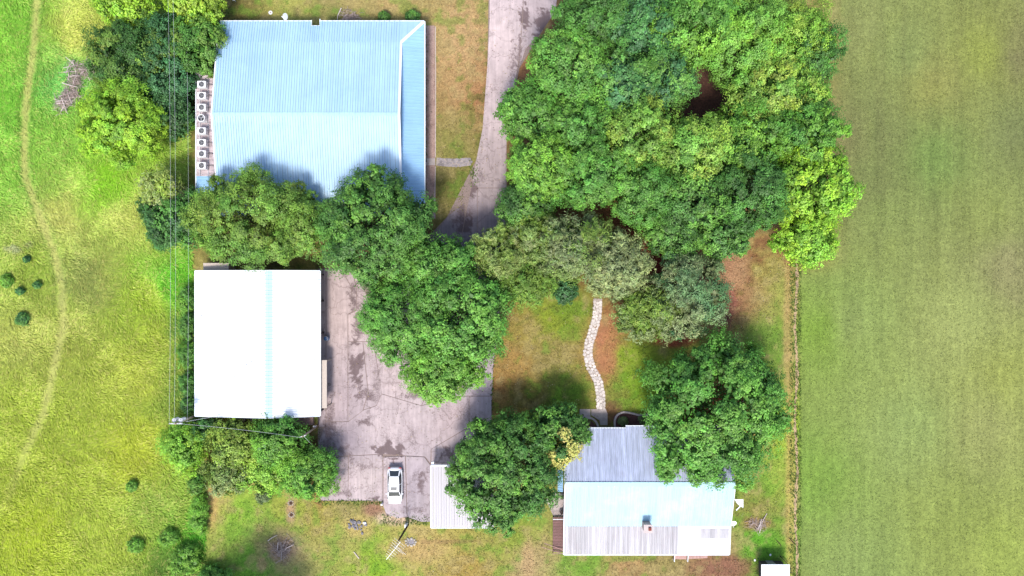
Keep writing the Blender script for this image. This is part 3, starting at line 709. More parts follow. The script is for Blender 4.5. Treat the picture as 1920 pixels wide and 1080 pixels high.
# air conditioners on the lean-to
def make_ac():
    r = empty('air_conditioner')
    c = MB(); hx, hy = .50, .40
    for a, b in ((-hx,-hx+.04),(hx-.04,hx)): c.box(a,b,-hy,hy,.08,.82)
    c.box(-hx+.04,hx-.04,-hy,-hy+.04,.08,.82); c.box(-hx+.04,hx-.04,hy-.04,hy,.08,.82); c.box(-hx+.04,hx-.04,-hy+.04,hy-.04,.08,.16)
    # top plate with round opening
    n = 20; v = []; f = []
    for k in range(n):
        t = 2*math.pi*k/n; cs, sn = math.cos(t), math.sin(t); q = min(hx/abs(cs) if abs(cs)>1e-6 else 9, hy/abs(sn) if abs(sn)>1e-6 else 9)
        v += [(.33*cs-.0,.33*sn,.84),(q*cs,q*sn,.84),(.33*cs,.33*sn,.80),(q*cs,q*sn,.82)]
    for k in range(n):
        a = 4*k; b = 4*((k+1)%n); f += [(a,a+1,b+1,b),(a+2,b+2,b+3,a+3),(a+2,a,b,b+2)]
    c.add(v, f); c.build('cabinet', M['ac'], r)
    g = MB()
    for q in (.30,.22,.14): g.ring((0,0), q-.022, q, .845, .865, 18)
    for k in range(4): t = math.pi*k/4; g.beam((-.33*math.cos(t),-.33*math.sin(t),.872),(.33*math.cos(t),.33*math.sin(t),.872),.018,.012)
    g.build('grille', M['grey_metal'], r)
    fn = MB(); fn.disc((0,0), .07, .70, .76, 10)
    for k in range(3):
        t = 2*math.pi*k/3; fn.add([(.05*math.cos(t),.05*math.sin(t),.74),(.29*math.cos(t-.35),.29*math.sin(t-.35),.70),(.29*math.cos(t+.45),.29*math.sin(t+.45),.76),(.06*math.cos(t+.9),.06*math.sin(t+.9),.75)],[(0,1,2,3)])
    fn.build('fan', M['grey_metal'], r)
    MB().box(-hx+.05,hx-.05,-hy+.05,hy-.05,.17,.5).build('coil', M['ac_dark'], r)
    MB().box(-hx,-hx+.08,-hy,hy,0,.08).box(hx-.08,hx,-hy,hy,0,.08).build('foot', M['galv'], r)
    MB().tube([(hx,.1,.3),(hx+.25,.12,.25),(hx+.6,.1,.1)], .035).build('pipe', M['ac_dark'], r)
    return r
def copy_tree(o, parent=None):
    c = o.copy(); COL.objects.link(c)
    if parent: c.parent = parent
    for ch in list(o.children): copy_tree(ch, c)
    return c
ords = ['first','second','third','fourth','fifth','sixth','seventh','eighth']
ac0 = make_ac()
for i, py in enumerate([159,180,202,246,268,289,311]):
    o = ac0 if i == 0 else copy_tree(ac0)
    x, y, _ = W(379.5, py, 3.6); o.location = (x, y, 3.03)
    lab = 'white square air conditioner, ' + {0:'topmost of the row left of the blue roof',1:'second from the top of the row left of the blue roof',2:'third from the top, just above the round-topped unit',3:'just below the round-topped unit in the row by the blue roof',4:'third from the bottom of the row left of the blue roof',5:'second from the bottom of the row left of the blue roof',6:'lowest of the row, beside the pale blue lean-to sheets'}[i]
    tag(o, lab, 'air conditioner', 'air conditioners on the lean-to roof')
r = empty('air_conditioner', (W(378.5,222,3.6)[0], W(378,222,3.6)[1], 3.03), label='round-topped grey air conditioner with a big dark fan, fourth from the top of the row', cat='air conditioner', group='air conditioners on the lean-to roof')
MB().ring((0,0), .40, .44, .05, .74, 20).build('cabinet', M['ac'], r)
MB().ring((0,0), .38, .46, .74, .80, 20).build('rim', M['ac'], r)
fn = MB(); fn.disc((0,0), .09, .66, .76, 10)
for k in range(3):
    t = 2*math.pi*k/3+.4; fn.add([(.05*math.cos(t),.05*math.sin(t),.74),(.37*math.cos(t-.3),.37*math.sin(t-.3),.70),(.37*math.cos(t+.5),.37*math.sin(t+.5),.76),(.07*math.cos(t+.9),.07*math.sin(t+.9),.75)],[(0,1,2,3)])
fn.build('fan', M['grey_metal'], r); MB().disc((0,0), .38, .1, .6, 16).build('coil', M['ac_dark'], r)
MB().box(-.4,-.3,-.4,.4,0,.05).box(.3,.4,-.4,.4,0,.05).build('foot', M['galv'], r)

# --- white roofed building
def white_building():
    b = empty('metal_building', (-30.8,-6.7,0), label='building with a bright white ribbed roof and pale blue ridge strip', cat='building')
    o = Vector((30.8,6.7,0)); P = lambda p: Vector(p)+o
    x0, x1, y1, y0 = -38.4, -23.26, 2.07, -15.5; ze, zr, xr = 3.2, 4.5, W(504,640,4.5)[0]
    def bx(n, a, c, d, e, z0, z1, m):
        p, q = P((a,d,0)), P((c,e,0)); return wall(n, p.x,q.x,p.y,q.y,z0,z1,m,b)
    zc = lambda x: (ze+(zr-ze)*(x-x0)/(xr-x0)) if x < xr else (ze+(zr-ze)*(x1-x)/(x1-xr))
    bx('wall', x0+.12, x0+.3, y0+.3, y1-.3, 0, ze-.02, M['wall_beige'])
    # east side: open bays, their shade put into the wall colour, and one closed pale bay
    bx('wall', x1-.9, x1-.75, y0+.3, y1-.3, 0, ze-.05, M['wall_shade'])
    bx('lintel', x1-.5, x1-.32, y0+.3, y1-.3, 2.7, ze-.06, M['wall_shade'])
    for yy in (y0+.35, -9.6, -5.6, -1.6, y1-.4): bx('post', x1-.5, x1-.32, yy-.1, yy+.1, 0.05, 2.7, M['wall_shade'])
    # gables
    for yy in (y0+.3, y1-.48):
        pr = [(x0+.3,0),(x1-.75,0),(x1-.75,zc(x1-.75)-.05),(xr,zr-.05),(x0+.3,zc(x0+.3)-.05)]; v = []
        for q in (yy, yy+.18): v += [P((a, q, c)) for a, c in pr]
        MB().add(v, [(0,1,2,3,4),(9,8,7,6,5)]+[(i,(i+1)%5,5+(i+1)%5,5+i) for i in range(5)]).build('gable_wall', M['wall_beige'], b)
    roof = empty('roof', parent=b)
    bw = .42
    zl = lambda x: zc(x)
    sheets(roof, P((x0,y0,ze)), P((x0,y1,ze)), P((xr-bw,y0,zl(xr-bw))), P((xr-bw,y1,zl(xr-bw))), 0.9, 2, M['roof_white'], rib_w=.045, rib_h=.06)
    sheets(roof, P((x1,y1,ze)), P((x1,y0,ze)), P((xr+bw,y1,zl(xr+bw))), P((xr+bw,y0,zl(xr+bw))), 0.9, 2, M['roof_white'], rib_w=.045, rib_h=.06)
    up = Vector((0,0,.02))
    sheets(roof, P((xr-bw,y0,zl(xr-bw)))+up, P((xr-bw,y1,zl(xr-bw)))+up, P((xr,y0,zr))+up, P((xr,y1,zr))+up, 0.9, 2, M['ridge_blue'], name='ridge_panel', rib_w=.03)
    sheets(roof, P((xr+bw,y1,zl(xr+bw)))+up, P((xr+bw,y0,zl(xr+bw)))+up, P((xr,y1,zr))+up, P((xr,y0,zr))+up, 0.9, 2, M['ridge_blue'], name='ridge_panel', rib_w=.03)
    for yy in (y0-.03, y1+.03):
        strip_part('rake_trim', P((x0,yy,ze)), P((xr,yy,zr)), .08, .14, M['trim'], roof); strip_part('rake_trim', P((xr,yy,zr)), P((x1,yy,ze)), .08, .14, M['trim'], roof)
    strip_part('gutter', P((x1+.04,y0,ze-.06)), P((x1+.04,y1,ze-.06)), .1, .1, M['trim'], roof)
    strip_part('gutter', P((x0-.04,y0,ze-.06)), P((x0-.04,y1,ze-.06)), .1, .1, M['trim'], roof)
    # small dark marks: screw covers and a vent
    for (px, py) in ((373,592),(463,684),(472,678),(438,706)):
        x, y, _ = W(px, py, 4.0); z = zl(x)+.03; MB().disc((x+30.8,y+6.7), .12, z-.1, z+.12, 8, .07).build('vent', M['galv'], roof)
    # closed pale bay on the driveway side: awning roof
    xa, xb = x1-.3, W(613,700,2.6)[0]; ya, yb_ = W(612,765,2.6)[1], W(612,675,2.6)[1]
    a, c, d, e = P((xa,ya,2.8)), P((xb,ya,2.6)), P((xb,yb_,2.6)), P((xa,yb_,2.8))
    u = Vector((0,0,.06)); MB().add([a,c,d,e,a+u,c+u,d+u,e+u], [(3,2,1,0),(4,5,6,7),(0,1,5,4),(1,2,6,5),(2,3,7,6),(3,0,4,7)]).build('awning', M['wall_pale'], b)
    for yy in (ya+.15, yb_-.15):
        p = P((xb-.1,yy,0)); wall('post', p.x-.05,p.x+.05,p.y-.05,p.y+.05,0.05,2.6,M['wall_beige'],b)
M['wall_pale'] = mk('pale_awning_sheet', rgb(222,205,190), 0.7, 0, 5, 0.1)
white_building()
# small annex roofs round the white building
x0, y1, _ = W(381,493,2.4); x1, y0, _ = W(429,512,2.4)
sh = empty('annex', ((x0+x1)/2, (y0+y1)/2, 0), label='small annex with a beige flat roof against the top edge of the white-roofed building', cat='annex')
hw, hh = (x1-x0)/2, (y1-y0)/2
MB().box(-hw+.1,hw-.1,-hh+.1,hh-.1,0,2.3).build('wall', M['wall_beige'], sh); bevel(MB().box(-hw,hw,-hh,hh,2.3,2.42).build('roof', M['wall_pale'], sh), .03)
x0, y1, _ = W(545,778,0.5); x1, y0, _ = W(587,797,0.5)
sh = empty('concrete_bunker', ((x0+x1)/2, (y0+y1)/2, 0), label='low stained concrete platform below the bottom edge of the white roof', cat='platform')
hw, hh = (x1-x0)/2, (y1-y0)/2
bevel(MB().box(-hw,hw,-hh,hh,0,.5).build('block', mk('stained_concrete', rgb(165,135,128), .9, 0, 4, .25, dirt=rgb(110,85,80)), sh), .03)
for i, (px, py) in enumerate([(450,783),(478,786)]):
    x, y, _ = W(px, py, .6)
    sh = tag(bevel(MB().box(-.6,.6,-.5,.5,0,.6).build('storage_box', M['wall_beige'], None, (x,y,0)), .03), ['beige storage box under the bottom edge of the white roof, left of its neighbour','beige storage box under the bottom edge of the white roof, right of its neighbour'][i], 'box', 'boxes by the white building')
# blue drum by the open bay
x, y, _ = W(603.5,635,1)
d = empty('blue_drum', (x+.45,y,0.05), label='blue drum standing in the dark open bay of the white-roofed building', cat='drum')
MB().disc((0,0),.29,0,.86,18).ring((0,0),.28,.31,.28,.31,18).ring((0,0),.28,.31,.56,.59,18).build('body', M['blue_plastic'], d, smooth=False)
MB().ring((0,0),.24,.30,.86,.89,18).disc((.12,.05),.04,.86,.9,8).build('lid', M['grey_metal'], d)

# --- house
def house():
    hx, hy = 16.4, -25.5
    b = empty('house', (hx,hy,0), label='house with lilac, pale cyan and white corrugated metal roof sheets and a brick chimney', cat='house')
    P = lambda p: Vector((p[0]-hx, p[1]-hy, p[2]))
    xl, xr = 6.35, 26.5; yn, yr, yb, ys = -16.95, -23.3, -28.9, -32.5; zn, zr, zb, zs = 2.7, 4.9, 3.05, 2.6
    def bx(n, a, c, d, e, z0, z1, m):
        p, q = P((a,d,0)), P((c,e,0)); return wall(n, p.x,q.x,p.y,q.y,z0,z1,m,b)
    bx('wall', xl+.4, xl+.6, yb, yn-.5, 0, 2.65, M['wall_white']); bx('wall', xr-.6, xr-.4, yb, yn-.5, 0, 2.65, M['wall_white'])
    bx('wall', xl+.6, xr-.6, yn-.7, yn-.5, 0, 2.65, M['wall_white']); bx('wall', xl+.6, xr-.6, yb, yb+.2, 0, 2.65, M['wall_white'])
    bx('wall', xl+.35, xr-.35, ys+.35, ys+.5, 0, 2.45, M['wall_white'])
    bx('wall', xl+.35, xl+.5, ys+.5, yb-.01, 0, 2.45, M['wall_white']); bx('wall', xr-.5, xr-.35, ys+.5, yb-.01, 0, 2.45, M['wall_white'])
    for xx in (xl+.4, xr-.6):
        v = []
        for q in (xx, xx+.2): v += [P((q,yb+.2,2.65)), P((q,yn-.7,2.65)), P((q,yr,zr-.1)), ]
        MB().add(v, [(0,1,2),(5,4,3),(0,3,4,1),(1,4,5,2),(2,5,3,0)]).build('gable_wall', M['wall_white'], b)
    for xx in (9.5, 13.5, 18.5, 23): window(b, xx-hx, ys+.35-hy, .9, 1.3, 1.1, 'y', -1)
    doorp(b, 22.2-hx, ys+.35-hy, .95, 2.05, 'y', -1)
    for yy in (-20, -26.5): window(b, xr-.4-hx, yy-hy, .9, 1.2, 1.1, 'x', 1)
    for xx in (9, 15, 19): window(b, xx-hx, yn-.5-hy, .9, 1.3, 1.1, 'y', 1)
    doorp(b, 11.5-hx, yn-.5-hy, .95, 2.05, 'y', 1)
    roof = empty('roof', parent=b)
    xm = W(1173,800,2.7)[0]
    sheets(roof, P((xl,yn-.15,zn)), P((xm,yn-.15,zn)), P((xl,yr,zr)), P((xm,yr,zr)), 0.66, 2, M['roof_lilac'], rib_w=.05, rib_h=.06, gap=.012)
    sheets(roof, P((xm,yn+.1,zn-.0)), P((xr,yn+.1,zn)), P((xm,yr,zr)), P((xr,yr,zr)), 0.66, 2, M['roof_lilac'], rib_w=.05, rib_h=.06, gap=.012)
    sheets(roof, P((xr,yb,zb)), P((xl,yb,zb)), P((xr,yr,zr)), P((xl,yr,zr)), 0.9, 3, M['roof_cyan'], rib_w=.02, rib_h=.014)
    xs = W(1271,1010,2.8)[0]
    up = Vector((0,0,.0))
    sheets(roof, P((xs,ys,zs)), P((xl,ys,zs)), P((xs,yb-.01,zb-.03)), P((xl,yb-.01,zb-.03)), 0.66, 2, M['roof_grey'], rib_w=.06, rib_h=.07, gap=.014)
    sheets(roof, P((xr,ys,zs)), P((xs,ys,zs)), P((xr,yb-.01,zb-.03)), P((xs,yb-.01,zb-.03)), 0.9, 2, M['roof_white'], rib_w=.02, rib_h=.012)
    # patch of older sheets lying over the white ones
    a0, a1 = W(1313,990,2.95)[0], W(1367,990,2.95)[0]; f = lambda y: zs+(zb-.03-zs)*(y-ys)/(yb-ys)+.045
    ya, yc = W(1313,1010,2.9)[1], W(1313,991,2.9)[1]
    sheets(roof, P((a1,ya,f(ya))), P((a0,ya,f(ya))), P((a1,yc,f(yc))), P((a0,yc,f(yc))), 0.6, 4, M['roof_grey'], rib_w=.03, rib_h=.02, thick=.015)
    strip_part('ridge_cap', P((xl,yr,zr+.05)), P((xr,yr,zr+.05)), .5, .04, M['roof_cyan'], roof)
    strip_part('fascia', P((xl-.06,yb,zb)), P((xl-.06,yr,zr)), .1, .16, M['trim'], roof); strip_part('fascia', P((xl-.06,ys,zs)), P((xl-.06,yb,zb)), .1, .16, M['trim'], roof)
    strip_part('fascia', P((xl-.06,yn,zn)), P((xl-.06,yr,zr)), .1, .16, M['trim'], roof)
    strip_part('fascia', P((xr+.05,yb,zb)), P((xr+.05,yr,zr)), .07, .16, M['trim'], roof); strip_part('fascia', P((xr+.05,ys,zs)), P((xr+.05,yb,zb)), .07, .16, M['trim'], roof)
    strip_part('gutter', P((xl,ys-.06,zs-.03)), P((xr,ys-.06,zs-.03)), .1, .1, M['trim'], roof)
    strip_part('gutter', P((xl,yn-.1,zn-.03)), P((xm,yn-.1,zn-.03)), .1, .1, M['trim'], roof)
    strip_part('gutter', P((xm,yn+.16,zn-.03)), P((xr,yn+.16,zn-.03)), .1, .1, M['trim'], roof)
    for px in (1121,1152):
        x, y, _ = W(px,911,4.7); MB().tube([P((x,y,4.6)),P((x,y,5.0))], .05, 8).build('vent_pipe', M['galv'], roof)
    # chimney
    cx, cy = W(1215.5,992,4.9)[:2]; ch = MB(); c = P((cx,cy,0))
    for i in range(9):
        z = 2.9+i*.21; e = .012*(i % 2); ch.box(c.x-.45+e, c.x+.45-e, c.y-.42+e, c.y+.42-e, z, z+.2)
    chim = ch.build('chimney', M['brick'], b)
    MB().box(c.x-.52,c.x+.52,c.y-.5,c.y+.5,4.79,4.88).build('cap', M['conc_white'], chim)
    MB().box(c.x+.02,c.x+.36,c.y-.16,c.y+.20,4.88,5.06).build('flue', M['flue'], chim)
    # lower porch roof at the left side
    pr = empty('porch_roof', parent=b)
    a, c2 = W(1049,868,2.4), W(1059,922,2.4)
    sheets(pr, P((a[0]-.2,a[1],2.3)), P((a[0]-.2,c2[1],2.3)), P((xl-.12,a[1],2.55)), P((xl-.12,c2[1],2.55)), 0.6, 2, M['roof_blue2'])
house()

# deck, patio, steps by the house
x0, y1, _ = W(1036.5,970,.5); x1, y0, _ = W(1059,1035,.5)
dk = empty('deck', ((x0+x1)/2,(y0+y1)/2,0), label='narrow brown slatted deck along the left wall of the house', cat='deck')
hw, hh = (x1-x0)/2, (y1-y0)/2
MB().box(-hw,-hw+.06,-hh,hh,.35,.47).box(hw-.06,hw,-hh,hh,.35,.47).box(-hw+.06,hw-.06,-hh,-hh+.06,.35,.47).box(-hw+.06,hw-.06,hh-.06,hh,.35,.47).build('frame', M['deck_frame'], dk)
pm = MB().box(-hw,hw,-.075,.075,0,.035).mesh('deck_board')
nb = 23
for i in range(nb): link_mesh('deck_board', pm, M['deck'], dk, (0, -hh+.09+i*(2*hh-.18)/(nb-1), .472))
for sx in (-1,1):
    for yy in (-hh+.1, 0, hh-.1): MB().box(sx*(hw-.08)-.05, sx*(hw-.08)+.05, yy-.05, yy+.05, 0, .35).build('leg', M['deck_frame'], dk)
rl = MB()
for yy in (hh,): rl.beam((-hw,yy,1.3),(hw,yy,1.3),.07,.05); rl.beam((-hw,yy,.5),(-hw,yy,1.3),.06,.06); rl.beam((0,yy,.5),(0,yy,1.3),.06,.06); rl.beam((hw-.05,yy,.5),(hw-.05,yy,1.3),.06,.06)
rl.build('railing', M['trim'], dk)
MB().beam((-hw-.02,-hh,.5),(-hw-.02,-hh,1.1),.07,.07).beam((-hw,-hh-.02,1.05),(hw,-hh-.02,.95),.05,.05).build('handrail', M['pinkwood'], dk)
rp = empty('ramp_rail', W(1038,1030,0), label='pale timber rail leading off the bottom left end of the brown deck', cat='rail')
q = Vector(W(1038,1030,0)); a = Vector(W(1016,1026,.5))-q; c = Vector(W(1058,1039,.8))-q
MB().beam(a, c, .06, .05).build('top_rail', M['pinkwood'], rp); MB().beam(a+Vector((.3,.5,0)), c+Vector((0,.45,0)), .05, .05).build('lower_rail', M['pinkwood'], rp)
MB().beam((a.x,a.y,0),(a.x,a.y,.5),.06,.06).build('leg', M['pinkwood'], rp); MB().beam((c.x-.05,c.y,0),(c.x-.05,c.y,.8),.06,.06).build('leg', M['pinkwood'], rp)
pt = empty('patio', kind='structure')
MB().prism([W(*p)[:2] for p in [(1030,924),(1062,924),(1062,968),(1038,968),(1024,938)]], 0.005, 0.12).build('slab', M['conc'], pt)
# patio clutter: chairs
def chair(px, py, rz, label):
    x, y, _ = W(px, py, 0); r = empty('patio_chair', (x,y,.12), rz, label, 'chair', 'chairs on the patio')
    bevel(MB().box(-.24,.24,-.24,.24,.42,.46).build('seat', M['deck_frame'], r), .01); bevel(MB().box(-.24,.24,.2,.24,.5,.95).build('backrest', M['deck_frame'], r), .01)
    for sx in (-.21,.21):
        for sy in (-.21,.21): MB().box(sx-.015,sx+.015,sy-.015,sy+.015,0,.42).build('leg', M['deck_frame'], r)
chair(1054.5,930,.4,'dark chair at the top of the patio beside the house wall'); chair(1053,958,-1.2,'dark chair at the bottom of the patio by the deck end')
x0, y1, _ = W(1264,1036,.6); x1, y0, _ = W(1288,1050,.6)
st = empty('wooden_steps', ((x0+x1)/2,(y0+y1)/2,0), label='pinkish timber steps with white posts below the white part of the house roof', cat='steps')
hw, hh = (x1-x0)/2, (y1-y0)/2
for i in range(5): MB().box(-hw,hw,hh-(i+1)*hh*2/5+.01,hh-i*hh*2/5-.01,.15,.62-.06*i).build('tread', M['pinkwood'], st)
for sx in (-hw-.03, hw+.03): MB().beam((sx,-hh-.1,.9),(sx,hh,1.1),.07,.06).beam((sx,-hh-.1,0),(sx,-hh-.1,.9),.07,.07).build('handrail', M['trim'], st)
x0, y1, _ = W(1289,1036,.5); x1, y0, _ = W(1328,1048,.5)
st = empty('ramp', ((x0+x1)/2,(y0+y1)/2,0), label='weathered pink timber ramp to the right of the steps below the house', cat='ramp')
hw, hh = (x1-x0)/2, (y1-y0)/2
pm = MB().box(-.1,.1,-hh,hh,0,.03).mesh('board')
for i in range(12): link_mesh('board', pm, M['pinkwood'], st, (-hw+.12+i*(2*hw-.24)/11, 0, .5-.03*i))
MB().beam((-hw,hh,.45),(hw,hh,.10),.06,.08).beam((-hw,-hh,.45),(hw,-hh,.10),.06,.08).build('frame', M['pinkwood'], st)

# satellite dish
def dish(px, py, z, label, rz):
    x, y, _ = W(px, py, z); r = empty('satellite_dish', (x,y,0), rz, label, 'satellite dish')
    v = [(0,0,0)]; f = []; n = 20
    for j in (1,2,3):
        for k in range(n):
            t = 2*math.pi*k/n; q = .45*j/3; v.append((q*math.cos(t), q*math.sin(t), .25*(q/.45)**2*.45))
    for k in range(n): f.append((0,1+k,1+(k+1)%n))
    for j in (0,1):
        for k in range(n): a = 1+j*n+k; b = 1+j*n+(k+1)%n; f.append((a,a+n,b+n,b))
    o = MB().add(v, f).build('reflector', M['plastic_white'], r, (0,0,z), smooth=True); o.rotation_euler = (.6,0,0)
    so = o.modifiers.new('t','SOLIDIFY'); so.thickness = .02
    MB().tube([(0,0,z-.02),(0,.05,z-.4),(-.35,.05,z-.5)], .025).build('mast', M['galv'], r)
    MB().tube([(0,-.2,z-.1),(0,-.42,z+.22)], .018).box(-.05,.05,-.48,-.38,z+.2,z+.28).build('feed_arm', M['galv'], r)
dish(1374,980,2.9,'small round grey-white satellite dish at the right edge of the house roof', 0)
# small white corner canopy
z = 2.5; cn = empty('corner_canopy', W(1385,942,0), label='small white triangular canopy on a bracket off the right wall of the house', cat='canopy')
q = Vector(W(1385,942,0)); pts = [(1377,936),(1393.5,936),(1393.5,952),(1388,949),(1382,944)]
MB().prism([(Vector(W(a,b_,z))-q)[:2] for a, b_ in pts], z, z+.04).build('sheet', M['plastic_white'], cn)
p1, p2 = Vector(W(1388,949,z))-q, Vector(W(1380,957,z))-q
MB().beam(p1, p2, .12, .1).build('arm', M['plastic_white'], cn)
p3 = Vector(W(1392,950,z))-q; MB().tube([(p3.x,p3.y,0),(p3.x,p3.y,z)], .05).build('pole', M['trim'], cn)

# --- carport
def carport():
    x0, y1, _ = W(808,873,2.7); x1, y0, _ = W(926,990,2.7)
    b = empty('carport', ((x0+x1)/2,(y0+y1)/2,0), label='carport with a pale pinkish-white ribbed roof beside the parked car', cat='carport')
    hw, hh = (x1-x0)/2, (y1-y0)/2; roof = empty('roof', parent=b)
    sheets(roof, (-hw,hh-.1,2.65), (hw,hh-.1,2.65), (-hw,-hh,2.55), (hw,-hh,2.55), 0.32, 1, M['roof_carport'], rib_w=.035, rib_h=.05, gap=.018)
    strip_part('fascia', (-hw,hh,2.68), (hw,hh,2.68), .2, .14, M['trim'], roof); strip_part('fascia', (-hw-.04,-hh,2.6), (-hw-.04,hh,2.7), .08, .14, M['trim'], roof)
    strip_part('fascia', (-hw,-hh-.04,2.56), (hw,-hh-.04,2.56), .08, .12, M['trim'], roof)
    for sx in (-hw+.15, 0, hw-.15):
        for sy in (-hh+.15, hh-.2): MB().box(sx-.06,sx+.06,sy-.06,sy+.06,0,2.5).build('post', M['trim'], b)
    MB().box(hw-.3,hw-.2,-hh+.3,hh-.4,0,2.45).build('wall', M['wall_beige'], b); MB().box(-hw+.3,hw-.4,-hh+.2,-hh+.3,0,2.4).build('wall', M['wall_beige'], b)
    MB().box(-hw+.25,hw-.35,-hh+.32,hh-.3,0.006,.1).build('floor', M['conc'], b)
    MB().box(-hw+.05,-hw+.35,hh+.06,hh+.42,2.3,2.62).build('downpipe_box', M['trim'], b)
carport()
# small white shed at the bottom
x0, y1, _ = W(1427.5,1058.5,2.4); x1, y0, _ = W(1481,1110,2.4)
b = empty('shed', ((x0+x1)/2,(y0+y1)/2,0), label='small white-roofed shed cut off by the bottom edge near the dirt ridge', cat='shed')
hw, hh = (x1-x0)/2, (y1-y0)/2
MB().box(-hw+.5,hw-.2,-hh+.12,hh-.45,0,2.25).build('wall', M['wall_shade'], b)  # wall coloured dark in place of the shadow beside the shed
rf = empty('roof', parent=b)
sheets(rf, (-hw,hh,2.36), (hw,hh,2.36), (-hw,-hh,2.28), (hw,-hh,2.28), 0.9, 2, M['roof_white'], rib_w=.02, rib_h=.02)
doorp(b, 0, hh-.45, .9, 1.95, 'y', 1)

# ------------------------------------------------------------------ edging kerbs
def ribbon(name, pts, wd, z0, z1, mat, label, cat, group=None, n=9, piece=True):
    P = [Vector((*W(x, y)[:2], 0)) for x, y in pts]; D = []
    for a, b in zip(P[:-1], P[1:]):
        m = max(1, int((b-a).length/.12)); D += [a+(b-a)*i/m for i in range(m)]
    D.append(P[-1])
    for _ in range(n): D = [D[0]]+[(D[i-1]+D[i]*2+D[i+1])/4 for i in range(1, len(D)-1)]+[D[-1]]
    root = empty(name, D[0], label=label, cat=cat, group=group); step = 5; i = 0
    while i < len(D)-1:
        seg = D[i:min(i+step+1, len(D))]; mb = MB(); v = []
        for j, p in enumerate(seg):
            k = i+j; d = (D[min(k+1,len(D)-1)]-D[max(k-1,0)]).normalized(); nn = Vector((-d.y,d.x,0))*wd/2
            s = p + d*(.012 if j == 0 else (-.012 if j == len(seg)-1 else 0)) - D[0]
            v += [s+nn+Vector((0,0,z0)), s-nn+Vector((0,0,z0)), s-nn*.85+Vector((0,0,z1)), s+nn*.85+Vector((0,0,z1))]
        f = [(0,1,2,3)]; m = len(seg)
        for j in range(m-1):
            for q in range(4): f.append((4*j+q, 4*(j+1)+q, 4*(j+1)+(q+1)%4, 4*j+(q+1)%4))
        f.append(tuple(4*(m-1)+q for q in (3,2,1,0)))
        mb.add(v, f).build('kerb_block', mat, root); i += step
    return root
ribbon('garden_kerb', [(1092,784),(1104,782),(1114,786),(1120,794),(1123,806)], .26, 0.0, .16, M['conc_white'], 'pale curved kerb round the dark bed left of the entrance pad', 'kerb', 'curved garden kerbs')
ribbon('garden_kerb', [(1153,806),(1152,788),(1156,778),(1168,772),(1182,774),(1200,779),(1216,777),(1230,772)], .26, 0.0, .16, M['conc_white'], 'pale winding kerb round the dark bed right of the entrance pad', 'kerb', 'curved garden kerbs')
ribbon('bed_edging', [(816.5,50),(817,150),(816.5,295)], .10, 0.0, .09, M['conc_white'], 'thin white edging along the gravel bed above the entrance slab right of the blue roof', 'edging', 'edgings of the gravel bed')
ribbon('bed_edging', [(816.5,312),(816,340),(814,410)], .10, 0.0, .09, M['conc_white'], 'thin white edging along the gravel bed below the entrance slab right of the blue roof', 'edging', 'edgings of the gravel bed')

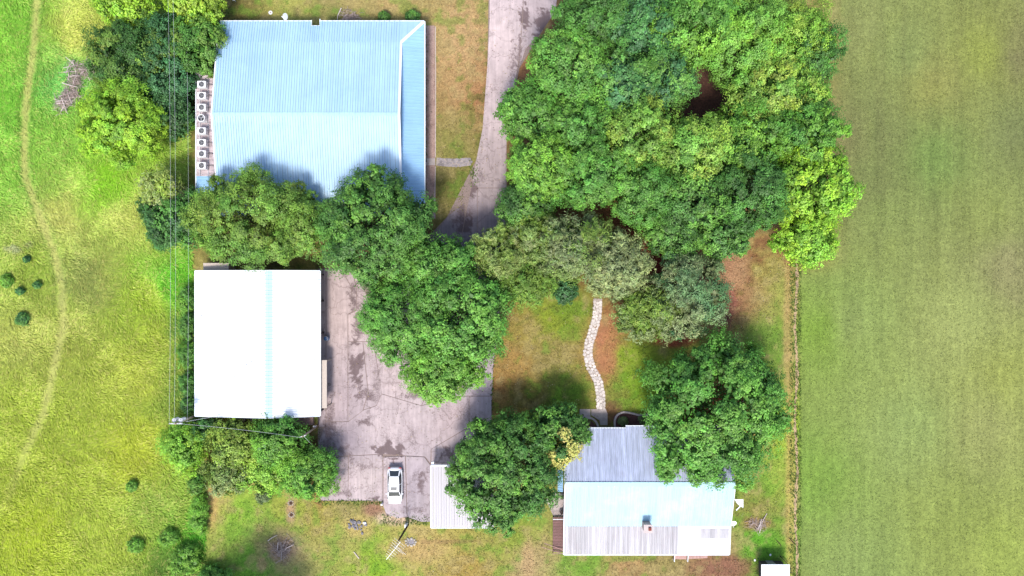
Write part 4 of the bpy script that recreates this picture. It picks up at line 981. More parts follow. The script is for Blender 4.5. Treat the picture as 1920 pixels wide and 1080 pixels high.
# ------------------------------------------------------------------ car
def car():
    x, y, _ = W(740.5,910,.7)
    r = empty('parked_car', (x,y,.095), 0, 'white sedan with a sunroof parked on the concrete pad left of the carport', 'car')
    # lower body loft, front towards -Y
    st = [(-2.36,.30,.36,.50),(-2.28,.60,.24,.64),(-2.05,.80,.2,.74),(-1.5,.895,.2,.84),(-.9,.905,.2,.93),(0,.91,.2,.95),(.9,.91,.2,.97),(1.5,.905,.2,.99),(2.0,.87,.22,.98),(2.22,.68,.28,.88),(2.31,.42,.38,.74)]
    v = []; f = []
    for (yy, hw, zb, zt) in st:
        c = [(hw*.0,zt+.03),(hw*.55,zt+.02),(hw*.86,zt-.04),(hw*.985,zt-.18),(hw,(zb+zt)/2),(hw*.96,zb+.08),(hw*.8,zb)]
        ring = [(a,yy,b) for a,b in c]+[(-a,yy,b) for a,b in c[::-1][:-1]]
        v += ring
    n = 13
    for i in range(len(st)-1):
        for k in range(n): q = (k+1) % n; f.append((i*n+k, i*n+q, (i+1)*n+q, (i+1)*n+k))
    f.append(tuple(range(n))); f.append(tuple((len(st)-1)*n+k for k in range(n-1,-1,-1)))
    b = MB().add(v, f).build('body', M['car_paint'], r, smooth=True); s = b.modifiers.new('s','SUBSURF'); s.levels = 1; s.render_levels = 2
    MB().add([(-.012,-2.2,.72),(.012,-2.2,.72),(.012,-1.3,.90),(-.012,-1.3,.90)],[(0,1,2,3)])
    # glasshouse: dark glass hull
    L = [(-1.25,.66,.93),(-.62,.64,1.36),(.55,.63,1.40),(1.35,.58,1.26),(1.92,.56,.99)]
    v = []; f = []
    base = [(-1.25,.74,.90),(-.62,.80,.92),(.55,.82,.94),(1.35,.80,.96),(1.92,.66,.96)]
    for (ya, wa, za), (yb, wb, zb) in zip(L, base): v += [(-wb,yb,zb),(-wa,ya,za),(wa,ya,za),(wb,yb,zb)]
    for i in range(4):
        for k in range(3): a = 4*i+k; f.append((a,a+1,a+5,a+4))
    MB().add(v, f).build('side_windows', M['car_glass'], r)
    # roof panel
    v = []; f = []; R = [(-.62,.60,1.37),(-.3,.62,1.415),(.2,.62,1.435),(.7,.61,1.42),(1.1,.57,1.37),(1.32,.54,1.29)]
    for (yy, hw, z) in R: v += [(-hw,yy,z-.05),(-hw*.8,yy,z),(0,yy,z+.025),(hw*.8,yy,z),(hw,yy,z-.05)]
    for i in range(len(R)-1):
        for k in range(4): a = 5*i+k; f.append((a,a+1,a+6,a+5))
    o = MB().add(v, f).build('roof', M['car_paint'], r, smooth=True); so = o.modifiers.new('t','SOLIDIFY'); so.thickness = .03; so.offset = 1
    o.modifiers.new('s','SUBSURF').render_levels = 2
    MB().add([(-.36,-.40,1.462),(.36,-.40,1.462),(.36,.02,1.482),(-.36,.02,1.482)],[(0,1,2,3)]).build('sunroof', M['car_sun'], r)
    pil = MB()
    for s_ in (-1,1):
        pil.beam((s_*.735,-1.27,.93),(s_*.61,-.62,1.37),.07,.06); pil.beam((s_*.54,1.33,1.29),(s_*.62,1.92,1.0),.12,.06); pil.beam((s_*.81,.3,.96),(s_*.62,.3,1.40),.06,.04)
    pil.build('pillars', M['car_paint'], r)
    MB().add([(-.68,-1.26,.945),(.68,-1.26,.945),(.58,-.64,1.385),(-.58,-.64,1.385)],[(0,1,2,3)]).build('windscreen', M['car_glass'], r)
    MB().add([(-.50,1.34,1.285),(.50,1.34,1.285),(.58,1.88,1.005),(-.58,1.88,1.005)],[(0,1,2,3)]).build('rear_window', M['car_glass'], r)
    for s_ in (-1,1):
        m = MB().box(min(s_*.88,s_*1.04),max(s_*.88,s_*1.04),-1.0,-.88,.92,1.06).build('mirror', M['car_paint'], r); bevel(m,.03)
        h = MB().box(min(s_*.46,s_*.74),max(s_*.46,s_*.74),-2.26,-2.02,.60,.70).build('headlight', M['lamp'], r); bevel(h,.03)
        t = MB().box(min(s_*.48,s_*.78),max(s_*.48,s_*.78),2.16,2.27,.72,.86).build('taillight', M['red'], r); bevel(t,.02)
        for yy in (-1.42,1.40):
            wv = MB(); 
            n = 20; v = []
            for xx in (s_*.72, s_*.92):
                for k in range(n): a = 2*math.pi*k/n; v.append((xx,yy+.33*math.cos(a),.33+.33*math.sin(a)))
            f = [(k,(k+1)%n,n+(k+1)%n,n+k) for k in range(n)]+[tuple(range(n)),tuple(range(2*n-1,n-1,-1))]
            wh = wv.add(v,f).build('wheel', M['rubber'], r)
            v = []
            for xx in (s_*.90, s_*.925):
                for k in range(n): a = 2*math.pi*k/n; v.append((xx,yy+.22*math.cos(a),.33+.22*math.sin(a)))
            MB().add(v,f).build('rim', M['galv'], wh)
    r.scale = (1.06, 1.0, 1.0)
    MB().box(-.26,.26,-2.35,-2.31,.42,.52).build('licence_plate', M['plastic_white'], r)
M['car_sun'] = mk('sunroof_glass', (0.12,0.125,0.13), 0.1, 0, 3, 0.1, spec=0.6)
car()

# ------------------------------------------------------------------ poles, wires, antenna
def pole(bx, by, tx, ty, h, label, mat, crossarm=True, transformer=False):
    """pole standing at ground pixel (bx,by)"""
    x, y, _ = W(bx, by, 0); r = empty('utility_pole', (x,y,0), 0, label, 'utility pole')
    MB().tube([(0,0,0),(0,0,h)], .15, 10, .10).build('pole', mat, r, smooth=True)
    if crossarm:
        MB().box(-.75,.75,-.06,.06,h-.35,h-.22).build('crossarm', M['galv'], r)
        for sx in (-.68,-.3,.3,.68): MB().disc((sx,0), .05, h-.22, h-.02, 8, .03).build('insulator', M['plastic_white'], r)
    if transformer:
        for a in (-.38,.38): MB().disc((a,.32), .24, h-1.5, h-.55, 14).disc((a,.32), .1, h-.55, h-.45, 8).build('transformer', M['galv'], r)
    return Vector((x, y, h))
hp = 7.5
bxp = 960-632*(H-hp)/H; byp = 540+255*(H-hp)/H
A = pole(bxp, byp, 0, 0, hp, 'utility pole with pale transformers at the bottom left corner of the white-roofed building', M['pole'], True, True)
top = Vector(W(568,818,6.6)); A2 = Vector((top.x, top.y, 0))
x, y, _ = W(592,797,0)
r = empty('service_pole', (top.x,top.y,0), 0, 'pale timber service pole with insulators at the corner below the white roof', 'utility pole')
MB().tube([(0,0,0),(0,0,6.8)], .13, 10, .09).build('pole', M['pole'], r, smooth=True)
MB().beam((-.35,-.1,6.5),(.35,.1,6.5),.09,.09).build('crossarm', M['galv'], r)
for a in (-.3,0,.3): MB().disc((a,a*.3),.05,6.55,6.75,8,.03).build('insulator', M['plastic_white'], r)
MB().box(-.14,.14,.13,.3,1.2,1.9).build('meter_box', M['galv'], r)
g0 = Vector(W(597,846,0))
def wire(name, pts, rad, label, group, cat='wire'):
    o0 = Vector(pts[0]); o = MB().tube([Vector(p)-o0 for p in pts], rad, 5).build(name, M['wire'], None, o0)
    return tag(o, label, cat, group)
wire('guy_wire', [(top.x,top.y,6.4), (g0.x,g0.y,0.02)], .018, 'thin guy wire running from the service pole down to the yard edge', None)
def sag(a, b, s, n=24):
    a, b = Vector(a), Vector(b); return [a.lerp(b,t/n)+Vector((0,0,-4*s*(t/n)*(1-t/n))) for t in range(n+1)]
B = Vector(W(312,-420,hp+.5)); B.z = 0
copyp = empty('utility_pole', (B.x,B.y,0), 0, 'utility pole beyond the top edge of the photograph that carries the wires', 'utility pole')
MB().tube([(0,0,0),(0,0,8)], .15, 10, .10).build('pole', M['pole'], copyp); MB().box(-.75,.75,-.06,.06,7.65,7.78).build('crossarm', M['galv'], copyp)
for dx, dz, lb in ((-.68,0,'leftmost of the overhead wires running up the left side of the photo'),(-.1,0,'middle overhead wire running up beside the dark trees'),(.68,-1.6,'rightmost faint overhead wire nearest the blue and white roofs')):
    wire('power_line', sag((A.x+dx,A.y,A.z-.02+dz),(B.x+dx,B.y,8-.2+dz), 1.1), .010, lb, 'overhead power lines')
wire('service_wire', sag((A.x+.3,A.y,A.z-.2),(top.x-.3,top.y-.1,6.75), .5), .012, 'service wire running from the transformer pole to the service pole', None)
wire('drop_wire', sag((A.x+.6,A.y,A.z-1.4),(-34.5,-15.3,3.5), .2), .02, 'short drop wire from the transformer pole to the white-roofed building', None)

# tv antenna on a timber mast
x, y, _ = W(765,984,0); r = empty('antenna_mast', (x,y,0), 0, 'tall dark mast with a spiky television antenna standing in the grass below the car', 'antenna')
hA = 8.0
# mast leans slightly
MB().tube([(0,0,0),(-.35,-.15,5.2)], .13, 8, .10).build('mast', M['pole_dark'], r); MB().tube([(-.35,-.15,5.2),(-.4,-.2,hA)], .03, 6).build('tube', M['galv'], r)
bm_ = MB(); c = Vector((-.4,-.2,hA-.1)); d = Vector((-.62,-.78,0)).normalized(); n = Vector((-d.y,d.x,0))
bm_.beam(c-d*1.1, c+d*1.5, .045, .045).build('boom', M['plastic_white'], r)
el = MB()
for i in range(9):
    p = c+d*(-1.0+i*.28); l = .85-.06*i; el.beam(p-n*l, p+n*l, .018, .018)
el.build('elements', M['wire'], r)
MB().beam(c-Vector((0,0,.9))-n*.2, c-Vector((0,0,.9))+n*1.5, .022,.022).beam(c-Vector((0,0,.5))-n*.2, c-Vector((0,0,.5))+n*1.2,.022,.022).build('side_arm', M['wire'], r)
MB().box(-.3,.0,-.1,.3,.0,.9).build('base_box', M['plastic_white'], r)

# white standpipe by the pad
x, y, _ = W(717,944,0)
o = MB().disc((0,0),.16,0,.5,12,.13).disc((0,0),.10,.5,.7,10).build('standpipe', M['plastic_white'], None, (x,y,0)); tag(o,'white capped standpipe at the lower left corner of the car pad','pipe')
# things above the blue roof
x, y, _ = W(507.5,24,0); r = empty('manhole', (x,y,0), 0, 'round white cover with a dark centre in the grass above the blue roof', 'cover'); MB().disc((0,0),.24,0,.08,18).build('ring', M['plastic_white'], r); MB().disc((0,0),.06,.08,.14,10).build('cap', M['flue'], r)
x, y, _ = W(442,3,0); r = empty('garden_light', (x,y,0), 0, 'small white post light at the top edge left above the blue roof', 'light'); MB().tube([(0,0,0),(0,0,.7)],.05).build('post', M['galv'], r); MB().disc((0,0),.18,.7,.8,12,.1).build('lamp_head', M['plastic_white'], r)
x, y, _ = W(534,37,3.2); r = empty('dish_bracket', (x,y,0), 0, 'white bracketed dish seen edge-on at the top eave of the blue roof', 'antenna')
MB().beam((-.35,.35,3.4),(.1,.0,3.3),.07,.07).build('arm', M['plastic_white'], r); o = MB().disc((0,0),.42,0,.03,18).build('reflector', M['plastic_white'], r, (.12,.28,3.45)); o.rotation_euler = (0,1.15,-.25)
MB().tube([(.1,-.05,3.3),(.1,-.3,2.9)],.04).build('mount', M['galv'], r)

# ------------------------------------------------------------------ rocks, rings, brush piles
def rock_mesh(rng, s=1.0):
    bm = bmesh.new(); bmesh.ops.create_icosphere(bm, subdivisions=1, radius=1)
    for v in bm.verts: v.co *= rng.uniform(.75,1.15)
    me = bpy.data.meshes.new('rock'); bm.to_mesh(me); bm.free(); return me
RR = random.Random(12); ROCKS = [rock_mesh(RR) for _ in range(6)]
def rocks(name, px, py, spots, label, cat, mat, extra=None):
    x, y, _ = W(px, py); r = empty(name, (x,y,0), 0, label, cat)
    for (dx, dy, s) in spots:
        o = link_mesh('rock', RR.choice(ROCKS).copy(), mat, r, (dx, dy, s*.35)); o.scale = (s*RR.uniform(.8,1.2), s*RR.uniform(.7,1), s*.6); o.rotation_euler = (0,0,RR.uniform(0,6))
    return r
fr = rocks('fire_pit', 770, 1016, [(.62*math.cos(t),.45*math.sin(t),.2) for t in np.linspace(0,6.28,10)[:-1]], 'ring of pale rocks round a small pit right of the antenna mast', 'fire pit', M['rock'])
MB().disc((0,0),.45,.004,.03,12).build('ash_bed', M['ash'], fr)
rocks('rock_pile', 742, 962, [(RR.uniform(-.7,.7),RR.uniform(-.35,.35),RR.uniform(.09,.2)) for _ in range(26)], 'scatter of white rocks in front of the white car', 'rocks', M['rock'])
for (px, py, lb) in ((545.5,943,'upper of the two small stone rings in the bare strip of lawn'),(546.5,965,'lower of the two small stone rings in the bare strip of lawn')):
    rg = rocks('stone_ring', px, py, [(.33*math.cos(t),.3*math.sin(t),.11) for t in np.linspace(0,6.28,9)[:-1]], lb, 'stone ring', M['rock']); rg['group'] = 'small stone rings on the lawn'
    MB().disc((0,0),.2,.004,.05,10).build('stump', M['pole_dark'], rg)
rocks('rubble_heap', 672, 985, [(RR.gauss(0,.45),RR.gauss(0,.35),RR.uniform(.12,.3)) for _ in range(30)], 'heap of grey rubble on the lawn left of the antenna mast', 'rubble', M['ash'])
o = tag(link_mesh('white_rock', ROCKS[0].copy(), M['plastic_white'], None, (*W(684,980)[:2],.12)), 'white rock at the upper right of the grey rubble heap', 'rock'); o.scale = (.28,.2,.18)
o = tag(MB().tube([(-.35,.45,.06),(0,0,.09),(.3,-.4,.05)], .06, 6).build('fallen_stick', M['deadwood'], None, (*W(669,1041)[:2],0)), 'short bleached stick lying on the lawn below the rubble heap', 'stick')
for (px, py, lb) in ((1459,1017,'short dark stick lying on the grass right of the house'),(1483,1013,'short dark stick lying across the dirt ridge right of the house')):
    o = tag(MB().tube([(-.25,.3,.1),(.2,-.2,.12),(.35,-.45,.1)], .045, 6).build('fallen_stick', M['pole_dark'], None, (*W(px,py)[:2],0)), lb, 'stick')
for (px, py, lb) in ((1444,1040,'white scrap on the grass just above the small shed'),(1415,1050,'white scrap on the grass left of the small shed')):
    o = tag(link_mesh('white_scrap', ROCKS[1].copy(), M['plastic_white'], None, (*W(px,py)[:2],.08)), lb, 'litter', 'white scraps near the shed'); o.scale = (.13,.2,.08)
o = tag(MB().beam((-.5,.5,.5),(.45,-.45,.45),.09,.09).beam((-.5,.5,0),(-.5,.5,.5),.09,.09).build('broken_rail', M['pole_dark'], None, (*W(1470,1050)[:2],0)), 'dark broken rail leaning at the top right corner of the small shed', 'rail')
def brush(px, py, spots, nb, nt, label, seed, mat=None):
    rng = random.Random(seed); x, y, _ = W(px, py); r = empty('brush_pile', (x,y,0), 0, label, 'brush pile')
    def stick(mb, l, rad, q):
        cx, cy, s, h = q; a = rng.uniform(0,6.28); c = Vector((cx+rng.gauss(0,s), cy+rng.gauss(0,s), rng.uniform(.1,h)))
        d = Vector((math.cos(a),math.sin(a),rng.uniform(-.2,.3)))*l/2; m = c+Vector((rng.uniform(-.1,.1)*l,rng.uniform(-.1,.1)*l,.1))
        p0, p1 = c-d, c+d; p0.z = max(.03,p0.z); p1.z = max(.03,p1.z); mb.tube([p0,m,p1], rad, 4, rad*.5)
    for i in range(nb): mb = MB(); stick(mb, rng.uniform(1.0,2.4), rng.uniform(.05,.09), rng.choice(spots)); mb.build('branch', M['deadwood'], r)
    mb = MB()
    for i in range(nt): stick(mb, rng.uniform(.5,1.5), rng.uniform(.015,.035), rng.choice(spots))
    mb.build('twigs', M['twigs'], r, kind='stuff'); return r
brush(140,160, [(.2,1.9,.5,.8),(1.5,1.9,.5,.7),(2.0,1.7,.4,.5),(.3,.6,.4,.7),(0,-.4,.45,.8),(-.3,-1.4,.5,.8),(-1.1,-2.0,.5,.7),(-1.5,-2.4,.5,.5),(.1,-1.5,.4,.6)], 34, 520, 'pile of bleached branches in the long grass at the upper left', 5)
brush(530,1028, [(0,0,.5,.3),(-.4,-.3,.5,.2),(.4,.5,.6,.2)], 4, 90, 'low heap of dry twigs round a dark spot on the lower left lawn', 6)
brush(1420,983, [(0,0,.4,.2),(-.8,.3,.3,.15),(.4,-.1,.3,.15)], 3, 60, 'thin scatter of dry twigs on the grass right of the house', 8)
brush(648,34, [(0,0,.5,.3),(1.0,.1,.4,.3)], 2, 110, 'dry grey twigs in the grass above the blue roof near its notch', 9)

# ------------------------------------------------------------------ foliage
def leaf_cloud(rng, P, N, L, Wd, colors):
    """diamond leaves at P with normals N"""
    n = len(P); N = N/np.linalg.norm(N, axis=1, keepdims=True)
    r = rng.normal(size=(n,3)); A = np.cross(N, r); A /= np.linalg.norm(A, axis=1, keepdims=True)+1e-9; B = np.cross(N, A)
    l = (L*rng.uniform(.65,1.25,n))[:,None]; w_ = (Wd*rng.uniform(.7,1.25,n))[:,None]
    V = np.empty((n,4,3)); V[:,0] = P-A*l*.5; V[:,1] = P+B*w_*.5+N*w_*.12; V[:,2] = P+A*l*.5; V[:,3] = P-B*w_*.5+N*w_*.12
    F = np.arange(4*n).reshape(n,4); C = np.repeat(colors, 4, axis=0)
    return V.reshape(-1,3), F, C
PAL = dict(dark=(.072,.180,.036), mid=(.105,.275,.044), bright=(.215,.430,.046), lime=(.340,.560,.040), olive=(.185,.290,.042), grey=(.250,.310,.125),
           blueg=(.074,.210,.076), yellow=(.60,.57,.15), deep=(.056,.145,.042), leafy=(.170,.365,.056), ylw=(.33,.46,.065), palegr=(.37,.43,.16))
def crown_mesh(seed, R, Ry, rz, c1, c2, style, lob=1.6, dens=1.0, leaf=.25, accent=None, low=-.35):
    rng = np.random.default_rng(seed); Rm = (R+Ry)/2
    rl = lob*(.8 if Rm < 4 else 1.0); rl = min(rl, Rm*.5)
    nl = int(3.1*Rm*Rm/rl**2)+5
    i = np.arange(nl)+.5; z = 1-(1-low)*i/nl; ph = i*2.399963+rng.uniform(0,6.28)
    s = np.sqrt(np.maximum(0,1-z*z)); D = np.stack([s*np.cos(ph), s*np.sin(ph), z],1)+rng.normal(scale=.11,size=(nl,3)); D /= np.linalg.norm(D,axis=1,keepdims=True)
    lr = rl*rng.uniform(.65,1.3,nl)
    # broad irregularity of the outline
    k1, k2 = rng.uniform(0,6.28,2); ang = np.arctan2(D[:,1],D[:,0]); irr = 1+.05*np.sin(2*ang+k1)+.07*np.sin(5*ang+k2)*s
    ax = np.array([R,Ry,rz]); Cn = D*ax*(1-.55*lr/Rm)[:,None]*(irr*rng.uniform(.76,1.08,nl))[:,None]*np.stack([np.ones(nl),np.ones(nl),rng.uniform(.75,1.2,nl)],1)
    lt = rng.uniform(0,1,nl); P = []; N = []; C = []
    c1, c2 = np.array(c1), np.array(c2); lcol = c1+(c2-c1)*(lt**1.3)[:,None]; lcol *= rng.uniform(.82,1.15,(nl,1))
    if accent:
        (adx, ady, ar, acol) = accent; m = np.hypot(Cn[:,0]-adx, Cn[:,1]-ady) < ar; m &= (Cn[:,2] > -.2*rz) & (rng.random(nl) < .75)
        lcol[m] = np.array(acol)*rng.uniform(.8,1.15,(m.sum(),1))
    # clumps on lobes
    nc = 30 if rl > .9 else 14; cs = np.repeat(np.arange(nl), nc)
    d = rng.normal(size=(nl*nc,3)); d += D[cs]*1.1; d[:,2] += .25; d /= np.linalg.norm(d,axis=1,keepdims=True)
    stretch = {'round':(1,1),'spiky':(1.25,1.6),'fine':(1,.9),'willow':(1.1,1.0)}[style]
    cp = Cn[cs]+d*(lr[cs]*rng.uniform(.55,1.15,nl*nc))[:,None]*np.array([1,1,stretch[0]])
    if style == 'spiky': cp += np.array([0,0,1])*(rng.uniform(0,.9,nl*nc)**2*lr[cs])[:,None]*.9
    ccol = lcol[cs]*rng.uniform(.60,1.42,(nl*nc,1))*(1+rng.normal(scale=.05,size=(nl*nc,3)))
    la = leaf*leaf*.36
    per = max(5, int(dens*1.15*4*math.pi*(rl*.9)**2*.8/(nc*la)*.62)); 
    ls = np.repeat(np.arange(nl*nc), per); n = len(ls)
    sg = (lr[cs][ls]*(.115 if rl > .9 else .17))[:,None]; off = rng.normal(size=(n,3))*sg
    if style == 'spiky': off += d[ls]*(rng.uniform(-.3,1,n)[:,None])*sg*1.3; off[:,2] *= 1.3
    Pl = cp[ls]+off; out_ = off/(sg+1e-6)
    Nl = d[ls]*.8+D[cs][ls]*.4+out_*.3+np.array([0,0,.7])+rng.normal(scale=.38 if style!='willow' else .6,size=(n,3))
    Cl = ccol[ls]*rng.uniform(.80,1.22,(n,1))
    # sparse interior fill
    m = int(n*.16); q = rng.normal(size=(m,3)); q /= np.linalg.norm(q,axis=1,keepdims=True); q = q*(rng.uniform(.2,.82,m)[:,None])*ax; q = q[q[:,2] > low*rz]; m = len(q)
    Pl = np.vstack([Pl, q]); Nl = np.vstack([Nl, rng.normal(size=(m,3))+np.array([0,0,.8])]); Cl = np.vstack([Cl, np.tile(c1,(m,1))*rng.uniform(.5,.9,(m,1))])  # fill leaves tinted darker, painting shade inside the crown
    # larger inner leaves so that no ground shows through the body of a lobe
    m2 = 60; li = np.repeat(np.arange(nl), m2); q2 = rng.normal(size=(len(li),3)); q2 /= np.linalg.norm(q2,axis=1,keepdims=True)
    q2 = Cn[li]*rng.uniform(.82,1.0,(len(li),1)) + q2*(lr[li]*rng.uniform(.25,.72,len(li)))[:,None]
    inn = leaf_cloud(rng, q2, rng.normal(size=(len(li),3))*.5+np.array([0,0,1.0]), leaf*2.3, leaf*1.7, np.clip(np.tile(c1,(len(li),1))*rng.uniform(.6,.95,(len(li),1)),.004,.8))  # darker leaf colour paints the shade in gaps between clumps
    wd = {'round':.62,'spiky':.55,'fine':.7,'willow':.34}[style]; ll = {'round':1,'spiky':1.1,'fine':.85,'willow':1.35}[style]
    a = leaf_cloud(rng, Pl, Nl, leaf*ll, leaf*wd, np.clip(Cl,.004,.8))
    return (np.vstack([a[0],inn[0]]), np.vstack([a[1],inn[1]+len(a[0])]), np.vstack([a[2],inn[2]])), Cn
def mesh_leaves(name, V, F, C):
    me = np_mesh(name, V, F); set_col(me, C); return me
TREE_N = [0]
def tree(cx, cy, rx, ry, h, hb, pal1, pal2, style, label, cat='tree', group=None, lob=1.6, dens=1.0, leaf=.25, accent=None, name=None, seed=None, minz=0.1):
    """cx, cy, rx, ry: crown centre and half widths in photo pixels at its widest level"""
    TREE_N[0] += 1; sd = seed or 100+TREE_N[0]; rnd = random.Random(sd)
    zc = hb+(h-hb)*.45; x, y, _ = W(cx, cy, zc); f = G*(H-zc)/H; R, Ry, rz = rx*f, ry*f, (h-hb)*.55
    small = R < 2.3 and h < 5
    r = empty(name or ('bush' if cat in ('bush','shrub') else 'tree'), (x,y,0), 0, label, cat, group)
    ac = None
    if accent: ac = (accent[0]*f, -accent[1]*f, accent[2]*f, accent[3])
    leaf *= rnd.uniform(.85,1.2)
    (V,F,C), Cn = crown_mesh(sd, R, Ry, rz, PAL[pal1], PAL[pal2], style, lob, dens, leaf, ac)
    V = V+np.array([0,0,zc]); V[:,2] = np.maximum(V[:,2], .02+np.random.default_rng(sd).uniform(0,.15,len(V)))
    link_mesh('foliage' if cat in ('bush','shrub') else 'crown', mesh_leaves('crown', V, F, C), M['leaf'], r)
    if not small:
        tr = .12+.028*h
        p = [(0,0,0),(rnd.uniform(-.15,.15),rnd.uniform(-.15,.15),hb*.6+.3),(rnd.uniform(-.3,.3),rnd.uniform(-.3,.3),zc+rz*.25)]
        MB().tube(p, tr, 8, tr*.4).build('trunk', M['bark'], r, smooth=True)
        idx = [rnd.randrange(len(Cn)) for _ in range(7)]
        for k in idx:
            e = Vector(Cn[k])+Vector((0,0,zc)); s = Vector(p[1]).lerp(Vector(p[2]), rnd.uniform(.1,.9)); mid = s.lerp(e,.5)+Vector((0,0,-.4))
            MB().tube([s, mid, e*.95+s*.05], tr*.42, 5, tr*.1).build('limb', M['bark'], r)
    else: MB().tube([(0,0,0),(0,0,zc)], .06, 5, .03).build('stem', M['bark'], r)
    return r
GW = 'trees of the wood beside the road'
WOOD = [
 (1068,125,82,72,12,4,'mid','leafy','round','rounded green tree at the top of the wood next to the road patch'),
 (1120,40,80,60,12,4,'dark','mid','fine','dark green tree at the top edge of the wood nearest the road'),
 (1210,55,78,62,12.5,4,'blueg','mid','round','blue-green tree at the top edge in the middle of the wood'),
 (1165,165,72,68,11,3,'blueg','leafy','round','blue-green tree just inside the upper left of the wood'),
 (1000,215,66,56,9,2.5,'mid','leafy','fine','low dark rounded tree jutting out over the road'),
 (1090,240,74,64,10.5,3,'mid','leafy','round','mid green tree behind the one that juts over the road'),
 (1018,315,70,60,10.5,3,'leafy','bright','round','fresh green tree overhanging the right edge of the road'),
 (1108,330,76,66,11.5,3,'mid','leafy','round','green tree in the left centre of the wood'),
 (985,385,58,42,9,2.5,'dark','leafy','fine','dark tree where the road disappears under the wood'),
 (1195,255,68,64,11,3,'leafy','ylw','spiky','yellowish green tree left of the dark hole in the wood'),
 (1300,50,80,66,13,4,'mid','bright','spiky','spiky green tree at the top edge right of the blue-green one'),
 (1390,75,82,70,13,4,'leafy','bright','spiky','tall light green spiky tree at the top right of the wood'),
 (1465,80,76,74,13,4,'bright','ylw','spiky','yellow-green spiky tree at the top right corner of the wood'),
 (1515,110,44,60,11,3,'dark','mid','spiky','dark green tree at the upper right fringe of the wood by the field'),
 (1448,172,84,56,12.5,4,'leafy','ylw','spiky','light yellow-green tree right of the dark hole in the wood'),
 (1500,190,52,40,10,3,'mid','bright','spiky','green tree on the right fringe above the bright field-edge tree'),
 (1238,152,64,54,11,3,'blueg','leafy','spiky','green tree above and left of the dark hole in the wood'),
 (1295,282,62,54,11.5,3,'leafy','ylw','spiky','tree with a yellow-green top just below the dark hole'),
 (1410,260,78,62,11.5,3,'mid','bright','spiky','green spiky tree below right of the dark hole in the wood'),
 (1505,255,66,52,12,3,'mid','bright','spiky','green tree bulging into the field above the brightest tree'),
 (1200,355,78,64,11,3,'mid','leafy','round','round-clumped green tree at the lower centre of the wood'),
 (1300,370,78,68,11.5,3,'dark','leafy','round','dark green tree under the yellow-topped one'),
 (1400,365,74,70,11,3,'dark','mid','round','deep green tree at the lower right of the wood behind the brightest tree'),
 (1512,350,80,80,12.5,3,'bright','lime','round','brightest green tree on the right edge of the wood over the field'),
 (1510,450,58,52,9.5,2.5,'bright','lime','round','bright green tree at the lowest right corner of the wood above the dirt ridge'),
 (1355,445,56,46,9,2,'dark','leafy','fine','dark green tree at the lower edge of the wood above the bare soil'),
 (1260,440,60,40,8.5,2,'dark','leafy','fine','dark tree between the wood and the grey-green trees'),
]
rw = random.Random(3)
for t in WOOD:
    t = list(t); k = rw.uniform(.90,1.02); t[2] *= k; t[3] *= k; t[4] += rw.uniform(-1.5,1.8); tree(*t, group=GW, leaf=.25 if t[8] != 'spiky' else .23, lob=rw.uniform(1.2,1.9))
GG = 'grey-green trees above the garden path'
for t in [
 (1080,465,74,58,10.5,3,'grey','olive','willow','grey-green tree straight above the garden path'),
 (1155,500,60,60,10,3,'grey','palegr','willow','palest grey-green tree at the head of the garden path'),
 (1015,450,60,46,9,2.5,'olive','grey','willow','dull green tree left of the pale tree at the path'),
 (940,475,56,48,8.5,2.5,'olive','palegr','willow','dull grey-green tree at the bottom end of the road'),
 (985,530,56,38,8,2,'olive','leafy','willow','low grey-green tree overhanging the top of the lawn'),
 (1288,552,70,74,9,2.5,'grey','blueg','willow','grey-green tree beside the bare soil right of the path'),
 (1212,588,62,48,8,2,'olive','grey','willow','low grey-green tree over the right side of the lawn'),
]: tree(*t, group=GG, leaf=.28)
tree(1060,545,23,19,2.6,.1,'deep','blueg','round','small very dark green shrub on the lawn left of the garden path', cat='shrub')
tree(470,412,104,88,10.5,3,'olive','leafy','fine','dense olive-green dome tree between the blue roof and the white roof', leaf=.2, lob=1.9)
tree(565,420,46,66,8.5,2.5,'olive','leafy','fine','smaller olive-green tree squeezed between the dome tree and the dark tree', leaf=.22)
tree(704,430,103,100,12.5,3,'dark','leafy','spiky','dark vigorous tree at the bottom right corner of the blue roof', lob=1.35, leaf=.28)
tree(762,592,82,84,9.5,3,'mid','leafy','round','big green tree over the yard, left half of the large canopy')
tree(862,590,92,98,10.5,3,'mid','leafy','round','big green tree over the yard, right half of the large canopy')
tree(830,690,76,58,9,2.5,'leafy','bright','round','lighter green tree at the lower end of the large yard canopy')
tree(820,495,80,46,9.5,3,'mid','leafy','round','green tree bridging the dark tree and the large yard canopy')
tree(1342,768,131,138,11,2.5,'mid','leafy','round','large round green tree covering the upper right corner of the house', lob=1.8)
tree(945,880,104,104,9.5,2,'dark','leafy','round','dense dark glossy tree over the carport and the yard edge', lob=1.2, leaf=.24)
tree(1045,815,58,58,8,2,'dark','leafy','round','tree with a cluster of pale yellow leaves left of the house roof', lob=1.2, leaf=.24, accent=(8,16,34,PAL['yellow']))
GL = 'trees at the upper left by the blue roof'
tree(250,108,76,82,6.4,.8,'dark','olive','fine','dark olive tree at the upper left beside the branch pile', group=GL, leaf=.24)
tree(322,120,46,96,5.6,.8,'deep','blueg','fine','darkest tree under the overhead wires at the upper left', group=GL, leaf=.24)
tree(376,86,46,58,6.4,1,'mid','olive','fine','dark twiggy tree touching the top left corner of the blue roof', group=GL, leaf=.24)
tree(232,232,84,74,9,1.5,'lime','bright','round','bright lime green rounded tree below the branch pile', group=GL)
tree(238,8,56,38,7,1.5,'lime','bright','round','lime green tree at the top edge right of the track', group=GL)
tree(372,8,50,36,6.6,1.5,'lime','ylw','round','lime green tree at the top edge above the dark twiggy tree', group=GL)
